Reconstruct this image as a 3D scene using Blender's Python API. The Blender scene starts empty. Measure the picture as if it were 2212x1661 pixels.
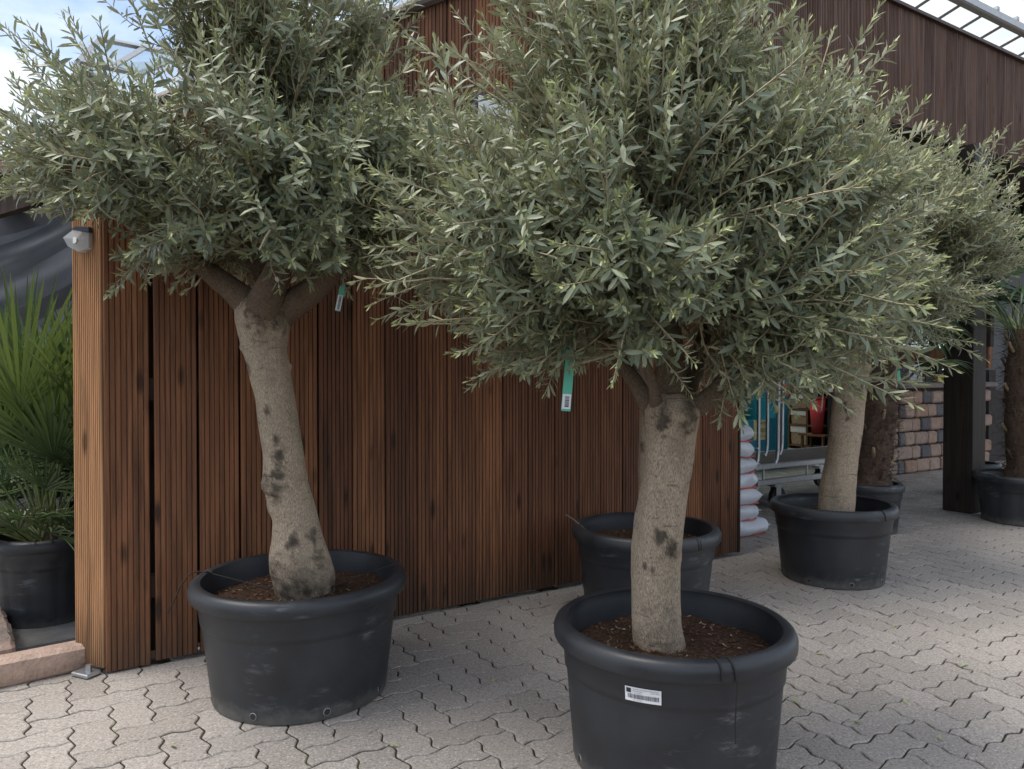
import bpy, math, random
import numpy as np
from mathutils import Vector, Matrix, noise as mnoise

R = math.radians
scene = bpy.context.scene
COL = scene.collection

# ------------------------------------------------------------------ camera
CAM_H, PITCH, FPX, CX, CY = 1.32, 0.0144, 1600.0, 1106.0, 830.5   # measured on a 2212 px wide view
cam_data = bpy.data.cameras.new('camera')
cam_data.sensor_width = 36.0
cam_data.sensor_fit = 'HORIZONTAL'
cam_data.lens = 36.0 * FPX / 2212.0
cam_data.clip_start = 0.05
cam_data.clip_end = 2000.0
cam = bpy.data.objects.new('camera', cam_data)
COL.objects.link(cam)
cam.location = (0, 0, CAM_H)
cam.rotation_euler = (R(90) - PITCH, 0, 0)
scene.camera = cam

# ------------------------------------------------------------------ sky, sun, exposure
SUN_EL, SUN_AZ = R(66), math.atan2(-0.90, -0.12)      # azimuth measured from +Y towards +X
sun_dir = Vector((math.sin(SUN_AZ) * math.cos(SUN_EL), math.cos(SUN_AZ) * math.cos(SUN_EL), math.sin(SUN_EL)))
world = bpy.data.worlds.new('World')
scene.world = world
world.use_nodes = True
nt = world.node_tree
nt.nodes.clear()
w_out = nt.nodes.new('ShaderNodeOutputWorld')
w_bg = nt.nodes.new('ShaderNodeBackground')
w_sky = nt.nodes.new('ShaderNodeTexSky')
w_sky.sky_type = 'NISHITA'
w_sky.sun_disc = False
w_sky.sun_elevation = SUN_EL
w_sky.sun_rotation = SUN_AZ
w_sky.air_density = 1.0
w_sky.dust_density = 1.5
w_sky.ozone_density = 1.5
w_tc = nt.nodes.new('ShaderNodeTexCoord')
w_map = nt.nodes.new('ShaderNodeMapping')
w_map.inputs['Scale'].default_value = (1.0, 1.0, 2.6)
w_n1 = nt.nodes.new('ShaderNodeTexNoise')
w_n1.inputs['Scale'].default_value = 3.2
w_n1.inputs['Detail'].default_value = 7.0
w_n1.inputs['Roughness'].default_value = 0.55
w_r1 = nt.nodes.new('ShaderNodeValToRGB')
w_r1.color_ramp.elements[0].position = 0.36
w_r1.color_ramp.elements[1].position = 0.60
w_n2 = nt.nodes.new('ShaderNodeTexNoise')
w_n2.inputs['Scale'].default_value = 5.0
w_n2.inputs['Detail'].default_value = 5.0
w_cc = nt.nodes.new('ShaderNodeValToRGB')
w_cc.color_ramp.elements[0].position = 0.3
w_cc.color_ramp.elements[0].color = (0.62, 0.69, 0.80, 1)
w_cc.color_ramp.elements[1].position = 0.65
w_cc.color_ramp.elements[1].color = (1.0, 1.0, 1.0, 1)
w_mix = nt.nodes.new('ShaderNodeMix')
w_mix.data_type = 'RGBA'
nt.links.new(w_tc.outputs['Generated'], w_map.inputs['Vector'])
nt.links.new(w_map.outputs['Vector'], w_n1.inputs['Vector'])
nt.links.new(w_map.outputs['Vector'], w_n2.inputs['Vector'])
nt.links.new(w_n1.outputs['Fac'], w_r1.inputs['Fac'])
nt.links.new(w_n2.outputs['Fac'], w_cc.inputs['Fac'])
nt.links.new(w_r1.outputs['Color'], w_mix.inputs[0])
nt.links.new(w_sky.outputs['Color'], w_mix.inputs[6])
w_gain = nt.nodes.new('ShaderNodeVectorMath')
w_gain.operation = 'SCALE'
w_gain.inputs['Scale'].default_value = 6.2
nt.links.new(w_cc.outputs['Color'], w_gain.inputs[0])
nt.links.new(w_gain.outputs[0], w_mix.inputs[7])
nt.links.new(w_mix.outputs[2], w_bg.inputs['Color'])
w_bg.inputs['Strength'].default_value = 0.10
nt.links.new(w_bg.outputs['Background'], w_out.inputs['Surface'])

sun_data = bpy.data.lights.new('sun', 'SUN')
sun_data.energy = 1.7
sun_data.angle = R(34)
sun_data.color = (1.0, 0.95, 0.87)
sun = bpy.data.objects.new('sun', sun_data)
COL.objects.link(sun)
sun.location = (-6, -4, 12)
sun.rotation_euler = sun_dir.to_track_quat('Z', 'Y').to_euler()

vs = scene.view_settings
vs.view_transform = 'Standard'
vs.look = 'None'
vs.gamma = 1.0
vs.use_curve_mapping = False
vs.exposure = 1.28
scene.cycles.use_denoising = True
scene.cycles.max_bounces = 8
scene.cycles.transparent_max_bounces = 16
scene.cycles.caustics_reflective = False
scene.cycles.caustics_refractive = False

# ------------------------------------------------------------------ coordinates
def W(u, v, depth):
    """point seen at (u, v) of the 2212-wide view, at forward distance depth"""
    a = (u - CX) / FPX
    b = -(v - CY) / FPX
    y = math.cos(PITCH) + b * math.sin(PITCH)
    z = -math.sin(PITCH) + b * math.cos(PITCH)
    k = depth / y
    return np.array((a * k, depth, CAM_H + z * k))

def WZ(u, v, zz):
    """point seen at (u, v) lying on the level z = zz"""
    a = (u - CX) / FPX
    b = -(v - CY) / FPX
    y = math.cos(PITCH) + b * math.sin(PITCH)
    z = -math.sin(PITCH) + b * math.cos(PITCH)
    k = (zz - CAM_H) / z
    return np.array((a * k, y * k, zz))

def pix(P):
    P = np.atleast_2d(P)
    y = P[:, 1]; z = P[:, 2] - CAM_H
    d = y * math.cos(PITCH) - z * math.sin(PITCH)
    u = y * math.sin(PITCH) + z * math.cos(PITCH)
    return CX + FPX * P[:, 0] / d, CY - FPX * u / d, d

# the wooden facade: s runs along it, n goes behind it
FA = np.array((-0.642, 3.94))
FS = np.array((0.849, 0.528)); FS /= np.linalg.norm(FS)
FN = np.array((-FS[1], FS[0]))
FANG = math.atan2(FS[1], FS[0])
def LW(s, n, z=0.0):
    p = FA + FS * s + FN * n
    return np.array((p[0], p[1], z))
def SN(p):
    d = np.asarray(p)[:2] - FA
    return float(d @ FS), float(d @ FN)

# ------------------------------------------------------------------ mesh helpers
class MB:
    """collects triangles, then links them as one mesh object"""
    def __init__(self):
        self.V, self.F, self.M, self.T, self.n = [], [], [], [], 0
    def add(self, V, F, mat=0, tint=None):
        V = np.asarray(V, dtype=np.float64).reshape(-1, 3)
        F = np.asarray(F, dtype=np.int64).reshape(-1, 3)
        self.V.append(V); self.F.append(F + self.n)
        self.M.append(np.full(len(F), mat, dtype=np.int32) if np.isscalar(mat) else np.asarray(mat, dtype=np.int32))
        if tint is None:
            t = np.zeros((len(V), 4)); t[:, 1] = 0.5; t[:, 3] = 1
        else:
            tint = np.asarray(tint, dtype=np.float64)
            t = np.tile(tint, (len(V), 1)) if tint.ndim == 1 else tint
        self.T.append(t); self.n += len(V)
        return self
    def quadgrid(self, G, close=False, mat=0, tint=None, flip=False):
        """G: rows x cols x 3"""
        r, c = G.shape[:2]
        idx = np.arange(r * c).reshape(r, c)
        nxt = np.roll(idx, -1, axis=1)
        a = idx[:-1, :] if close else idx[:-1, :-1]
        b = nxt[:-1, :] if close else idx[:-1, 1:]
        d = idx[1:, :] if close else idx[1:, :-1]
        e = nxt[1:, :] if close else idx[1:, 1:]
        if flip: a, b, d, e = b, a, e, d
        F = np.concatenate([np.stack([a, b, e], -1).reshape(-1, 3), np.stack([a, e, d], -1).reshape(-1, 3)])
        return self.add(G.reshape(-1, 3), F, mat, tint)
    def box(self, c, size, rot=0.0, mat=0, tint=None, bevel=0.0):
        sx, sy, sz = [k / 2 for k in size]
        b = min(bevel, sx * .9, sy * .9, sz * .9)
        if b <= 0:
            V = np.array([(x, y, z) for z in (-sz, sz) for y in (-sy, sy) for x in (-sx, sx)])
            F = [(0, 2, 3), (0, 3, 1), (4, 5, 7), (4, 7, 6), (0, 1, 5), (0, 5, 4), (2, 6, 7), (2, 7, 3), (0, 4, 6), (0, 6, 2), (1, 3, 7), (1, 7, 5)]
        else:
            rings = []
            for z, k in ((-sz, b), (-sz + b, 0), (sz - b, 0), (sz, b)):
                x, y = sx - k, sy - k
                e = b * 0.6 if k == 0 else 0.0
                e = min(e, x * .5, y * .5)
                rings.append([(x - e, -y, z), (x, -y + e, z), (x, y - e, z), (x - e, y, z), (-x + e, y, z), (-x, y - e, z), (-x, -y + e, z), (-x + e, -y, z)])
            V = np.array(rings).reshape(-1, 3)
            F = []
            for k in range(3):
                for j in range(8):
                    p, q = k * 8 + j, k * 8 + (j + 1) % 8
                    F += [(p, q, q + 8), (p, q + 8, p + 8)]
            for j in range(1, 7):
                F.append((0, j + 1, j)); F.append((24, 24 + j, 25 + j))
        if rot is not None and not np.isscalar(rot):
            V = V @ np.asarray(rot).T
        elif rot:
            cs, sn = math.cos(rot), math.sin(rot)
            V = V @ np.array([[cs, sn, 0], [-sn, cs, 0], [0, 0, 1]])
        return self.add(V + np.asarray(c), F, mat, tint)
    def tube(self, P, r, seg=8, mat=0, tint=None, cap=True, squash=None):
        P = np.asarray(P, dtype=float)
        r = np.full(len(P), r) if np.isscalar(r) else np.asarray(r, dtype=float)
        D = np.gradient(P, axis=0)
        D /= np.linalg.norm(D, axis=1)[:, None] + 1e-12
        ref = np.array((0, 0, 1.0)) if abs(D[0][2]) < .9 else np.array((1.0, 0, 0))
        x = np.cross(ref, D[0]); x /= np.linalg.norm(x)
        rings = []
        th = np.arange(seg) * 2 * math.pi / seg
        for i in range(len(P)):
            x = x - D[i] * (x @ D[i]); x /= np.linalg.norm(x) + 1e-12
            y = np.cross(D[i], x)
            rings.append(P[i] + r[i] * (np.cos(th)[:, None] * x + np.sin(th)[:, None] * y))
        G = np.array(rings)
        self.quadgrid(G, True, mat, tint)
        if cap:
            for k, fl in ((0, True), (len(P) - 1, False)):
                V = np.vstack([G[k], P[k]])
                j = np.arange(seg); jn = (j + 1) % seg
                F = np.stack([jn, j, np.full(seg, seg)] if fl else [j, jn, np.full(seg, seg)], -1)
                self.add(V, F, mat, tint)
        return self
    def lathe(self, prof, c, seg=48, mat=0, tint=None, wob=None):
        th = np.arange(seg) * 2 * math.pi / seg
        G = np.array([[(r * math.cos(t), r * math.sin(t), z) for t in th] for r, z in prof])
        if wob is not None: G = wob(G)
        return self.quadgrid(G + np.asarray(c), True, mat, tint)
    def disc(self, P, up=True, mat=0, tint=None):
        P = np.asarray(P, dtype=float); n = len(P)
        V = np.vstack([P, P.mean(0)])
        j = np.arange(n); jn = (j + 1) % n
        F = np.stack([j, jn, np.full(n, n)] if up else [jn, j, np.full(n, n)], -1)
        return self.add(V, F, mat, tint)
    def mesh(self, name, mats, smooth=True, tint=False):
        V = np.concatenate(self.V); F = np.concatenate(self.F); M = np.concatenate(self.M)
        me = bpy.data.meshes.new(name)
        me.vertices.add(len(V)); me.vertices.foreach_set('co', V.astype(np.float32).ravel())
        me.loops.add(F.size); me.loops.foreach_set('vertex_index', F.astype(np.int32).ravel())
        me.polygons.add(len(F))
        me.polygons.foreach_set('loop_start', np.arange(0, F.size, 3, dtype=np.int32))
        me.polygons.foreach_set('loop_total', np.full(len(F), 3, dtype=np.int32))
        for m in (mats if isinstance(mats, (list, tuple)) else [mats]): me.materials.append(m)
        me.polygons.foreach_set('material_index', M)
        me.polygons.foreach_set('use_smooth', np.full(len(F), bool(smooth)))
        if tint:
            at = me.attributes.new('tint', 'FLOAT_COLOR', 'POINT')
            at.data.foreach_set('color', np.concatenate(self.T).astype(np.float32).ravel())
        me.update(calc_edges=True)
        me.validate()
        return me
    def build(self, name, mats, parent=None, smooth=True, tint=False, sharp=None):
        me = self.mesh(name, mats, smooth, tint)
        if smooth and sharp is not None:
            me.set_sharp_from_angle(angle=R(sharp))
        return link(name, me, parent)

def link(name, data, parent=None):
    o = bpy.data.objects.new(name, data)
    COL.objects.link(o)
    if parent is not None: adopt(o, parent)
    return o
def adopt(o, parent):
    o.parent = parent
    o.matrix_parent_inverse = WM[parent.name].inverted() if parent.name in WM else Matrix.Identity(4)
WM = {}
def thing(name, label, cat, loc, group=None, kind=None):
    o = bpy.data.objects.new(name, None)
    COL.objects.link(o)
    o.empty_display_size = 0.1
    o.location = tuple(float(k) for k in loc)
    WM[o.name] = Matrix.Translation(o.location)
    return tag(o, label, cat, group, kind)
def tag(o, label=None, cat=None, group=None, kind=None):
    if label: o['label'] = label
    if cat: o['category'] = cat
    if group: o['group'] = group
    if kind: o['kind'] = kind
    return o
def structure(o): o['kind'] = 'structure'; return o
def stuff(o): o['kind'] = 'stuff'; return o

# ------------------------------------------------------------------ materials
def C(r, g, b): return (r, g, b, 1.0)
class NT:
    def __init__(self, name, rough=0.6, spec=0.5):
        self.m = bpy.data.materials.new(name); self.m.use_nodes = True
        self.t = self.m.node_tree; self.t.nodes.clear()
        self.out = self.n('ShaderNodeOutputMaterial')
        self.b = self.n('ShaderNodeBsdfPrincipled')
        self.b.inputs['Roughness'].default_value = rough
        self.b.inputs['Specular IOR Level'].default_value = spec
        self.l(self.b.outputs[0], self.out.inputs['Surface'])
    def n(self, kind, **kw):
        nd = self.t.nodes.new(kind)
        for k, v in kw.items(): setattr(nd, k, v)
        return nd
    def l(self, a, b): self.t.links.new(a, b)
    def coord(self, kind='Object', scale=(1, 1, 1), rand=False):
        tc = self.n('ShaderNodeTexCoord')
        src = tc.outputs[kind]
        mp = self.n('ShaderNodeMapping'); mp.inputs['Scale'].default_value = scale
        if rand:
            oi = self.n('ShaderNodeObjectInfo')
            ml = self.n('ShaderNodeMath', operation='MULTIPLY'); ml.inputs[1].default_value = 37.0
            self.l(oi.outputs['Random'], ml.inputs[0])
            ad = self.n('ShaderNodeVectorMath', operation='ADD')
            self.l(src, ad.inputs[0]); self.l(ml.outputs[0], ad.inputs[1])
            src = ad.outputs[0]
        self.l(src, mp.inputs['Vector'])
        return mp.outputs[0]
    def pos(self, scale=(1, 1, 1)):
        g = self.n('ShaderNodeNewGeometry')
        mp = self.n('ShaderNodeMapping'); mp.inputs['Scale'].default_value = scale
        self.l(g.outputs['Position'], mp.inputs['Vector'])
        return mp.outputs[0]
    def noise(self, vec, scale, detail=4, rough=0.55, dist=0.0):
        x = self.n('ShaderNodeTexNoise')
        x.inputs['Scale'].default_value = scale; x.inputs['Detail'].default_value = detail
        x.inputs['Roughness'].default_value = rough; x.inputs['Distortion'].default_value = dist
        self.l(vec, x.inputs['Vector'])
        return x.outputs['Fac']
    def voro(self, vec, scale, feature='F1', out='Distance'):
        x = self.n('ShaderNodeTexVoronoi', feature=feature)
        x.inputs['Scale'].default_value = scale
        self.l(vec, x.inputs['Vector'])
        return x.outputs[out]
    def ramp(self, fac, *stops):
        x = self.n('ShaderNodeValToRGB')
        e = x.color_ramp.elements
        while len(e) < len(stops): e.new(0.5)
        for k, (p, c) in enumerate(stops):
            e[k].position = p; e[k].color = c if not np.isscalar(c) else (c, c, c, 1)
        self.l(fac, x.inputs['Fac'])
        return x.outputs['Color']
    def mix(self, fac, a, b, mode='MIX'):
        x = self.n('ShaderNodeMix', data_type='RGBA', blend_type=mode)
        for i, v in ((0, fac), (6, a), (7, b)):
            if hasattr(v, 'is_linked'): self.l(v, x.inputs[i])
            else: x.inputs[i].default_value = v
        return x.outputs[2]
    def math(self, op, a, b=0.0, clamp=False):
        x = self.n('ShaderNodeMath', operation=op, use_clamp=clamp)
        for i, v in ((0, a), (1, b)):
            if hasattr(v, 'is_linked'): self.l(v, x.inputs[i])
            else: x.inputs[i].default_value = v
        return x.outputs[0]
    def rand(self): return self.n('ShaderNodeObjectInfo').outputs['Random']
    def attr(self, name='tint'):
        a = self.n('ShaderNodeAttribute', attribute_name=name)
        s = self.n('ShaderNodeSeparateColor'); self.l(a.outputs['Color'], s.inputs[0])
        return s.outputs
    def z(self):
        g = self.n('ShaderNodeNewGeometry'); s = self.n('ShaderNodeSeparateXYZ'); self.l(g.outputs['Position'], s.inputs[0])
        return s.outputs['Z']
    def color(self, c):
        if hasattr(c, 'is_linked'): self.l(c, self.b.inputs['Base Color'])
        else: self.b.inputs['Base Color'].default_value = c
        return self
    def rough(self, c):
        if hasattr(c, 'is_linked'): self.l(c, self.b.inputs['Roughness'])
        else: self.b.inputs['Roughness'].default_value = c
        return self
    def bump(self, h, strength=0.4, dist=0.01):
        x = self.n('ShaderNodeBump'); x.inputs['Strength'].default_value = strength; x.inputs['Distance'].default_value = dist
        self.l(h, x.inputs['Height']); self.l(x.outputs[0], self.b.inputs['Normal'])
        return self

def simple(name, col, rough=0.6, var=0.25, scale=12, metal=0.0, bump=0.0, spec=0.5):
    m = NT(name, rough, spec)
    v = m.coord()
    f = m.noise(v, scale, 5)
    lo = C(*[k * (1 - var) for k in col]); hi = C(*[min(1, k * (1 + var)) for k in col])
    m.color(m.ramp(f, (0.3, lo), (0.7, hi)))
    m.b.inputs['Metallic'].default_value = metal
    if bump: m.bump(m.noise(v, scale * 6, 6), bump, 0.005)
    return m.m

def wood(name, lo, hi, dark, grey=0.0, rough=0.7, dirt=True):
    m = NT(name, rough, 0.3)
    v = m.coord('Object', (1, 1, 1), rand=True)
    mp = m.n('ShaderNodeMapping'); mp.inputs['Scale'].default_value = (38, 38, 1.6); m.l(v, mp.inputs['Vector'])
    grain = m.noise(mp.outputs[0], 1.0, 6, 0.62, 0.6)
    mp2 = m.n('ShaderNodeMapping'); mp2.inputs['Scale'].default_value = (7, 7, 0.8); m.l(v, mp2.inputs['Vector'])
    broad = m.noise(mp2.outputs[0], 1.0, 4)
    tone = m.math('ADD', m.math('MULTIPLY', m.rand(), 0.80), m.math('MULTIPLY', broad, 0.42))
    base = m.mix(m.math('SUBTRACT', tone, 0.08, True), lo, hi)
    base = m.mix(m.ramp(grain, (0.38, 1.0), (0.62, 0.0)), base, m.mix(0.55, base, dark))
    mp3 = m.n('ShaderNodeMapping'); mp3.inputs['Scale'].default_value = (9, 9, 2.6); m.l(v, mp3.inputs['Vector'])
    knot = m.voro(mp3.outputs[0], 1.0)
    kn = m.ramp(m.math('ADD', knot, m.math('MULTIPLY', grain, 0.10)), (0.13, 1.0), (0.24, 0.0))
    base = m.mix(m.math('MULTIPLY', kn, 0.85), base, dark)
    mp4 = m.n('ShaderNodeMapping'); mp4.inputs['Scale'].default_value = (14, 14, 1.0); m.l(v, mp4.inputs['Vector'])
    stn = m.ramp(m.noise(mp4.outputs[0], 1.3, 6, 0.6), (0.55, 0.0), (0.72, 1.0))
    base = m.mix(m.math('MULTIPLY', stn, 0.6), base, dark)
    if dirt:
        low = m.ramp(m.math('ADD', m.z(), m.math('MULTIPLY', grain, 0.35)), (0.10, 1.0), (0.50, 0.0))
        base = m.mix(m.math('MULTIPLY', low, 0.75), base, C(0.045, 0.036, 0.026))
    if grey:
        gr = m.ramp(m.noise(mp2.outputs[0], 2.3, 5), (0.42, 0.0), (0.62, 1.0))
        base = m.mix(m.math('MULTIPLY', gr, grey), base, C(0.20, 0.15, 0.13))
    m.color(base)
    m.bump(grain, 0.35, 0.004)
    return m.m

M = {}
M['fence'] = wood('brown_stained_decking', C(0.110, 0.046, 0.025), C(0.340, 0.145, 0.066), C(0.028, 0.014, 0.009))
M['fence_upper'] = wood('weathered_dark_decking', C(0.125, 0.066, 0.045), C(0.235, 0.135, 0.092), C(0.030, 0.018, 0.014), grey=0.35, dirt=False)
M['end_board'] = wood('light_brown_decking', C(0.46, 0.23, 0.11), C(0.60, 0.35, 0.18), C(0.12, 0.06, 0.03))
M['beam'] = wood('dark_beam_wood', C(0.040, 0.022, 0.015), C(0.070, 0.040, 0.027), C(0.012, 0.008, 0.006), dirt=False)
M['post_dark'] = wood('black_brown_post_wood', C(0.022, 0.017, 0.014), C(0.045, 0.035, 0.028), C(0.008, 0.006, 0.005), rough=0.55, dirt=False)
M['shelf_wood'] = wood('shelf_wood', C(0.10, 0.055, 0.030), C(0.17, 0.095, 0.05), C(0.03, 0.018, 0.012), dirt=False)
M['crate_wood'] = wood('pale_crate_wood', C(0.22, 0.14, 0.08), C(0.30, 0.19, 0.11), C(0.08, 0.05, 0.03), dirt=False)

def pot_mat():
    m = NT('black_nursery_plastic', 0.42, 0.5)
    v = m.coord('Object', (1, 1, 1), rand=True)
    n1 = m.noise(v, 5, 6, 0.6)
    base = m.mix(m.ramp(n1, (0.35, 0.0), (0.75, 1.0)), C(0.017, 0.019, 0.023), C(0.034, 0.037, 0.042))
    mp = m.n('ShaderNodeMapping'); mp.inputs['Scale'].default_value = (5, 5, 22); mp.inputs['Rotation'].default_value = (0.3, 0.25, 0.4); m.l(v, mp.inputs['Vector'])
    scr = m.noise(mp.outputs[0], 1.6, 9, 0.72)
    big = m.noise(v, 3.1, 3)
    sc = m.math('MULTIPLY', m.ramp(scr, (0.53, 0.0), (0.66, 1.0)), m.ramp(big, (0.55, 0.0), (0.66, 1.0)))
    base = m.mix(m.math('MULTIPLY', sc, 0.6), base, C(0.20, 0.21, 0.22))
    dz = m.ramp(m.math('ADD', m.z(), m.math('MULTIPLY', m.noise(v, 24, 8, 0.7), 0.16)), (0.075, 1.0), (0.15, 0.0))
    base = m.mix(m.math('MULTIPLY', dz, 0.5), base, C(0.17, 0.16, 0.14))
    m.color(base)
    m.rough(m.ramp(n1, (0.3, 0.36), (0.7, 0.55)))
    m.bump(m.noise(v, 60, 4), 0.06, 0.003)
    return m.m
M['pot'] = pot_mat()

def bark_mat(name, light, mid, dark, moss=0.25):
    m = NT(name, 0.88, 0.15)
    v = m.coord('Object', (1, 1, 1), rand=True)
    def mapped(sx, sz, detail=5, rough=0.62, dist=0.4):
        mp = m.n('ShaderNodeMapping'); mp.inputs['Scale'].default_value = (sx, sx, sz); m.l(v, mp.inputs['Vector'])
        return m.noise(mp.outputs[0], 1.0, detail, rough, dist)
    grain = mapped(260, 95, 4, 0.65)
    streak = mapped(60, 11, 5)
    blot = mapped(9, 7, 6)
    crack = mapped(7, 58, 4, 0.55, 0.8)
    base = m.ramp(grain, (0.28, dark), (0.45, mid), (0.62, light))
    base = m.mix(m.math('MULTIPLY', m.ramp(streak, (0.35, 1.0), (0.55, 0.0)), 0.38), base, mid)
    base = m.mix(m.math('MULTIPLY', m.ramp(streak, (0.62, 0.0), (0.75, 1.0)), 0.45), base, dark)
    base = m.mix(m.math('MULTIPLY', m.ramp(blot, (0.56, 0.0), (0.74, 1.0)), 0.5), base, dark)
    base = m.mix(m.math('MULTIPLY', m.ramp(crack, (0.62, 0.0), (0.70, 1.0)), 0.5), base, C(*[k * 0.5 for k in dark[:3]]))
    g = mapped(3.5, 2.2, 5)
    base = m.mix(m.math('MULTIPLY', m.ramp(g, (0.5, 0.0), (0.68, 1.0)), moss), base, C(0.12, 0.11, 0.06))
    st = m.attr()
    base = m.mix(st[0], base, C(0.035, 0.030, 0.025))
    m.color(base)
    m.bump(m.math('ADD', m.math('MULTIPLY', grain, 0.8), m.math('ADD', m.math('MULTIPLY', streak, 0.7), m.math('MULTIPLY', crack, -0.5))), 1.0, 0.010)
    return m.m
M['bark'] = bark_mat('pale_olive_bark', C(0.60, 0.485, 0.36), C(0.40, 0.315, 0.228), C(0.12, 0.09, 0.064))
M['limb'] = bark_mat('dark_olive_limb_bark', C(0.26, 0.20, 0.145), C(0.17, 0.125, 0.09), C(0.06, 0.045, 0.033), 0.15)

def leaf_mat(name, top, top2, under, young, trans=0.12, rough=0.42):
    m = NT(name, rough, 0.45)
    t = m.attr()
    c = m.mix(t[1], top, top2)
    c = m.mix(t[0], c, young)
    u = m.mix(t[0], under, C(*[min(1, k * 1.15) for k in young[:3]]))
    g = m.n('ShaderNodeNewGeometry')
    col = m.mix(g.outputs['Backfacing'], c, u)
    m.color(col)
    tr = m.n('ShaderNodeBsdfTranslucent'); m.l(col, tr.inputs['Color'])
    ms = m.n('ShaderNodeMixShader'); ms.inputs[0].default_value = trans
    m.l(m.b.outputs[0], ms.inputs[1]); m.l(tr.outputs[0], ms.inputs[2]); m.l(ms.outputs[0], m.out.inputs['Surface'])
    return m.m
M['leaf'] = leaf_mat('olive_leaf', C(0.110, 0.138, 0.092), C(0.285, 0.315, 0.200), C(0.46, 0.46, 0.32), C(0.44, 0.49, 0.18))
M['twig'] = simple('olive_twig', (0.40, 0.34, 0.22), 0.7, 0.3, 30)
M['palm'] = leaf_mat('palm_blade', C(0.065, 0.115, 0.045), C(0.125, 0.19, 0.07), C(0.085, 0.125, 0.055), C(0.24, 0.31, 0.06), 0.18, 0.38)
M['palm_dark'] = leaf_mat('dark_palm_blade', C(0.030, 0.060, 0.030), C(0.06, 0.10, 0.045), C(0.055, 0.085, 0.045), C(0.15, 0.20, 0.06), 0.15, 0.4)
M['petiole'] = simple('palm_petiole', (0.17, 0.21, 0.08), 0.5, 0.3, 20)
M['fibre'] = simple('palm_fibre', (0.085, 0.055, 0.038), 0.95, 0.45, 40)
M['stub'] = simple('cut_petiole_wood', (0.38, 0.27, 0.17), 0.8, 0.25, 30)

def soil_mat():
    m = NT('bark_mulch_soil', 0.95, 0.1)
    v = m.coord()
    a = m.noise(v, 55, 8, 0.7); b = m.noise(v, 9, 4)
    c = m.ramp(a, (0.30, C(0.022, 0.013, 0.009)), (0.52, C(0.095, 0.055, 0.036)), (0.72, C(0.20, 0.13, 0.09)))
    m.color(m.mix(m.ramp(b, (0.35, 0.0), (0.65, 0.6)), c, C(0.06, 0.038, 0.027)))
    m.bump(a, 1.0, 0.02)
    return m.m
M['soil'] = soil_mat()
def chip_mat():
    m = NT('mulch_chip', 0.9, 0.15)
    t = m.attr()
    m.color(m.ramp(t[1], (0.0, C(0.030, 0.018, 0.012)), (0.5, C(0.105, 0.060, 0.040)), (0.85, C(0.18, 0.11, 0.07)), (0.98, C(0.36, 0.28, 0.19))))
    return m.m
M['chip'] = chip_mat()

def paver_mat():
    m = NT('concrete_paver', 0.85, 0.25)
    p = m.pos()
    t = m.attr()
    fine = m.noise(p, 105, 5, 0.8)
    med = m.noise(p, 45, 5, 0.6)
    big = m.noise(p, 1.3, 4)
    base = m.mix(t[1], C(0.292, 0.265, 0.241), C(0.385, 0.352, 0.324))
    base = m.mix(m.ramp(big, (0.35, 0.0), (0.7, 0.35)), base, C(0.40, 0.345, 0.30))
    base = m.mix(m.ramp(med, (0.36, 0.5), (0.60, 0.0)), base, C(0.24, 0.215, 0.19))
    base = m.mix(m.ramp(fine, (0.33, 0.95), (0.48, 0.0)), base, C(0.10, 0.093, 0.088))
    base = m.mix(m.ramp(fine, (0.56, 0.0), (0.68, 0.95)), base, C(0.66, 0.63, 0.58))
    blot = m.noise(p, 6.0, 6, 0.65)
    base = m.mix(m.ramp(blot, (0.66, 0.0), (0.76, 0.55)), base, C(0.42, 0.34, 0.25))
    st = m.noise(p, 3.3, 7, 0.7, 1.0)
    base = m.mix(m.ramp(st, (0.66, 0.0), (0.74, 0.55)), base, C(0.10, 0.075, 0.06))
    m.color(base)
    m.bump(m.math('ADD', fine, med), 0.5, 0.004)
    return m.m
M['paver'] = paver_mat()
def joint_mat():
    m = NT('joint_sand', 0.95, 0.1)
    p = m.pos()
    g = m.noise(p, 4.5, 5, 0.7)
    f = m.noise(p, 90, 5, 0.7)
    base = m.ramp(f, (0.3, C(0.022, 0.017, 0.013)), (0.7, C(0.085, 0.062, 0.043)))
    base = m.mix(m.ramp(g, (0.55, 0.0), (0.64, 0.75)), base, C(0.065, 0.085, 0.022))
    m.color(base); m.bump(f, 0.8, 0.01)
    return m.m
M['joint'] = joint_mat()
M['ground'] = simple('asphalt_yard', (0.10, 0.095, 0.09), 0.9, 0.2, 8, bump=0.3)

def stone_mat(name, cols, rough=0.9):
    m = NT(name, rough, 0.2)
    v = m.coord('Object', (1, 1, 1), rand=True)
    a = m.noise(v, 14, 7, 0.68); b = m.noise(v, 3.5, 4)
    r = m.rand()
    base = m.ramp(m.math('ADD', m.math('MULTIPLY', r, 0.7), m.math('MULTIPLY', b, 0.3)), *cols)
    base = m.mix(m.ramp(a, (0.35, 0.55), (0.6, 0.0)), base, m.mix(0.6, base, C(0.06, 0.045, 0.04)))
    base = m.mix(m.ramp(m.noise(v, 120, 3), (0.58, 0.0), (0.75, 0.6)), base, C(0.62, 0.54, 0.48))
    m.color(base); m.bump(m.math('ADD', a, m.noise(v, 60, 5)), 0.8, 0.012)
    return m.m
M['sandstone'] = stone_mat('pink_sandstone', [(0.0, C(0.50, 0.37, 0.30)), (0.5, C(0.56, 0.43, 0.35)), (1.0, C(0.52, 0.35, 0.27))])
M['stone_warm'] = stone_mat('warm_wall_stone', [(0.0, C(0.34, 0.25, 0.20)), (0.35, C(0.40, 0.29, 0.225)), (0.6, C(0.35, 0.225, 0.155)), (1.0, C(0.38, 0.30, 0.265))])
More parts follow.
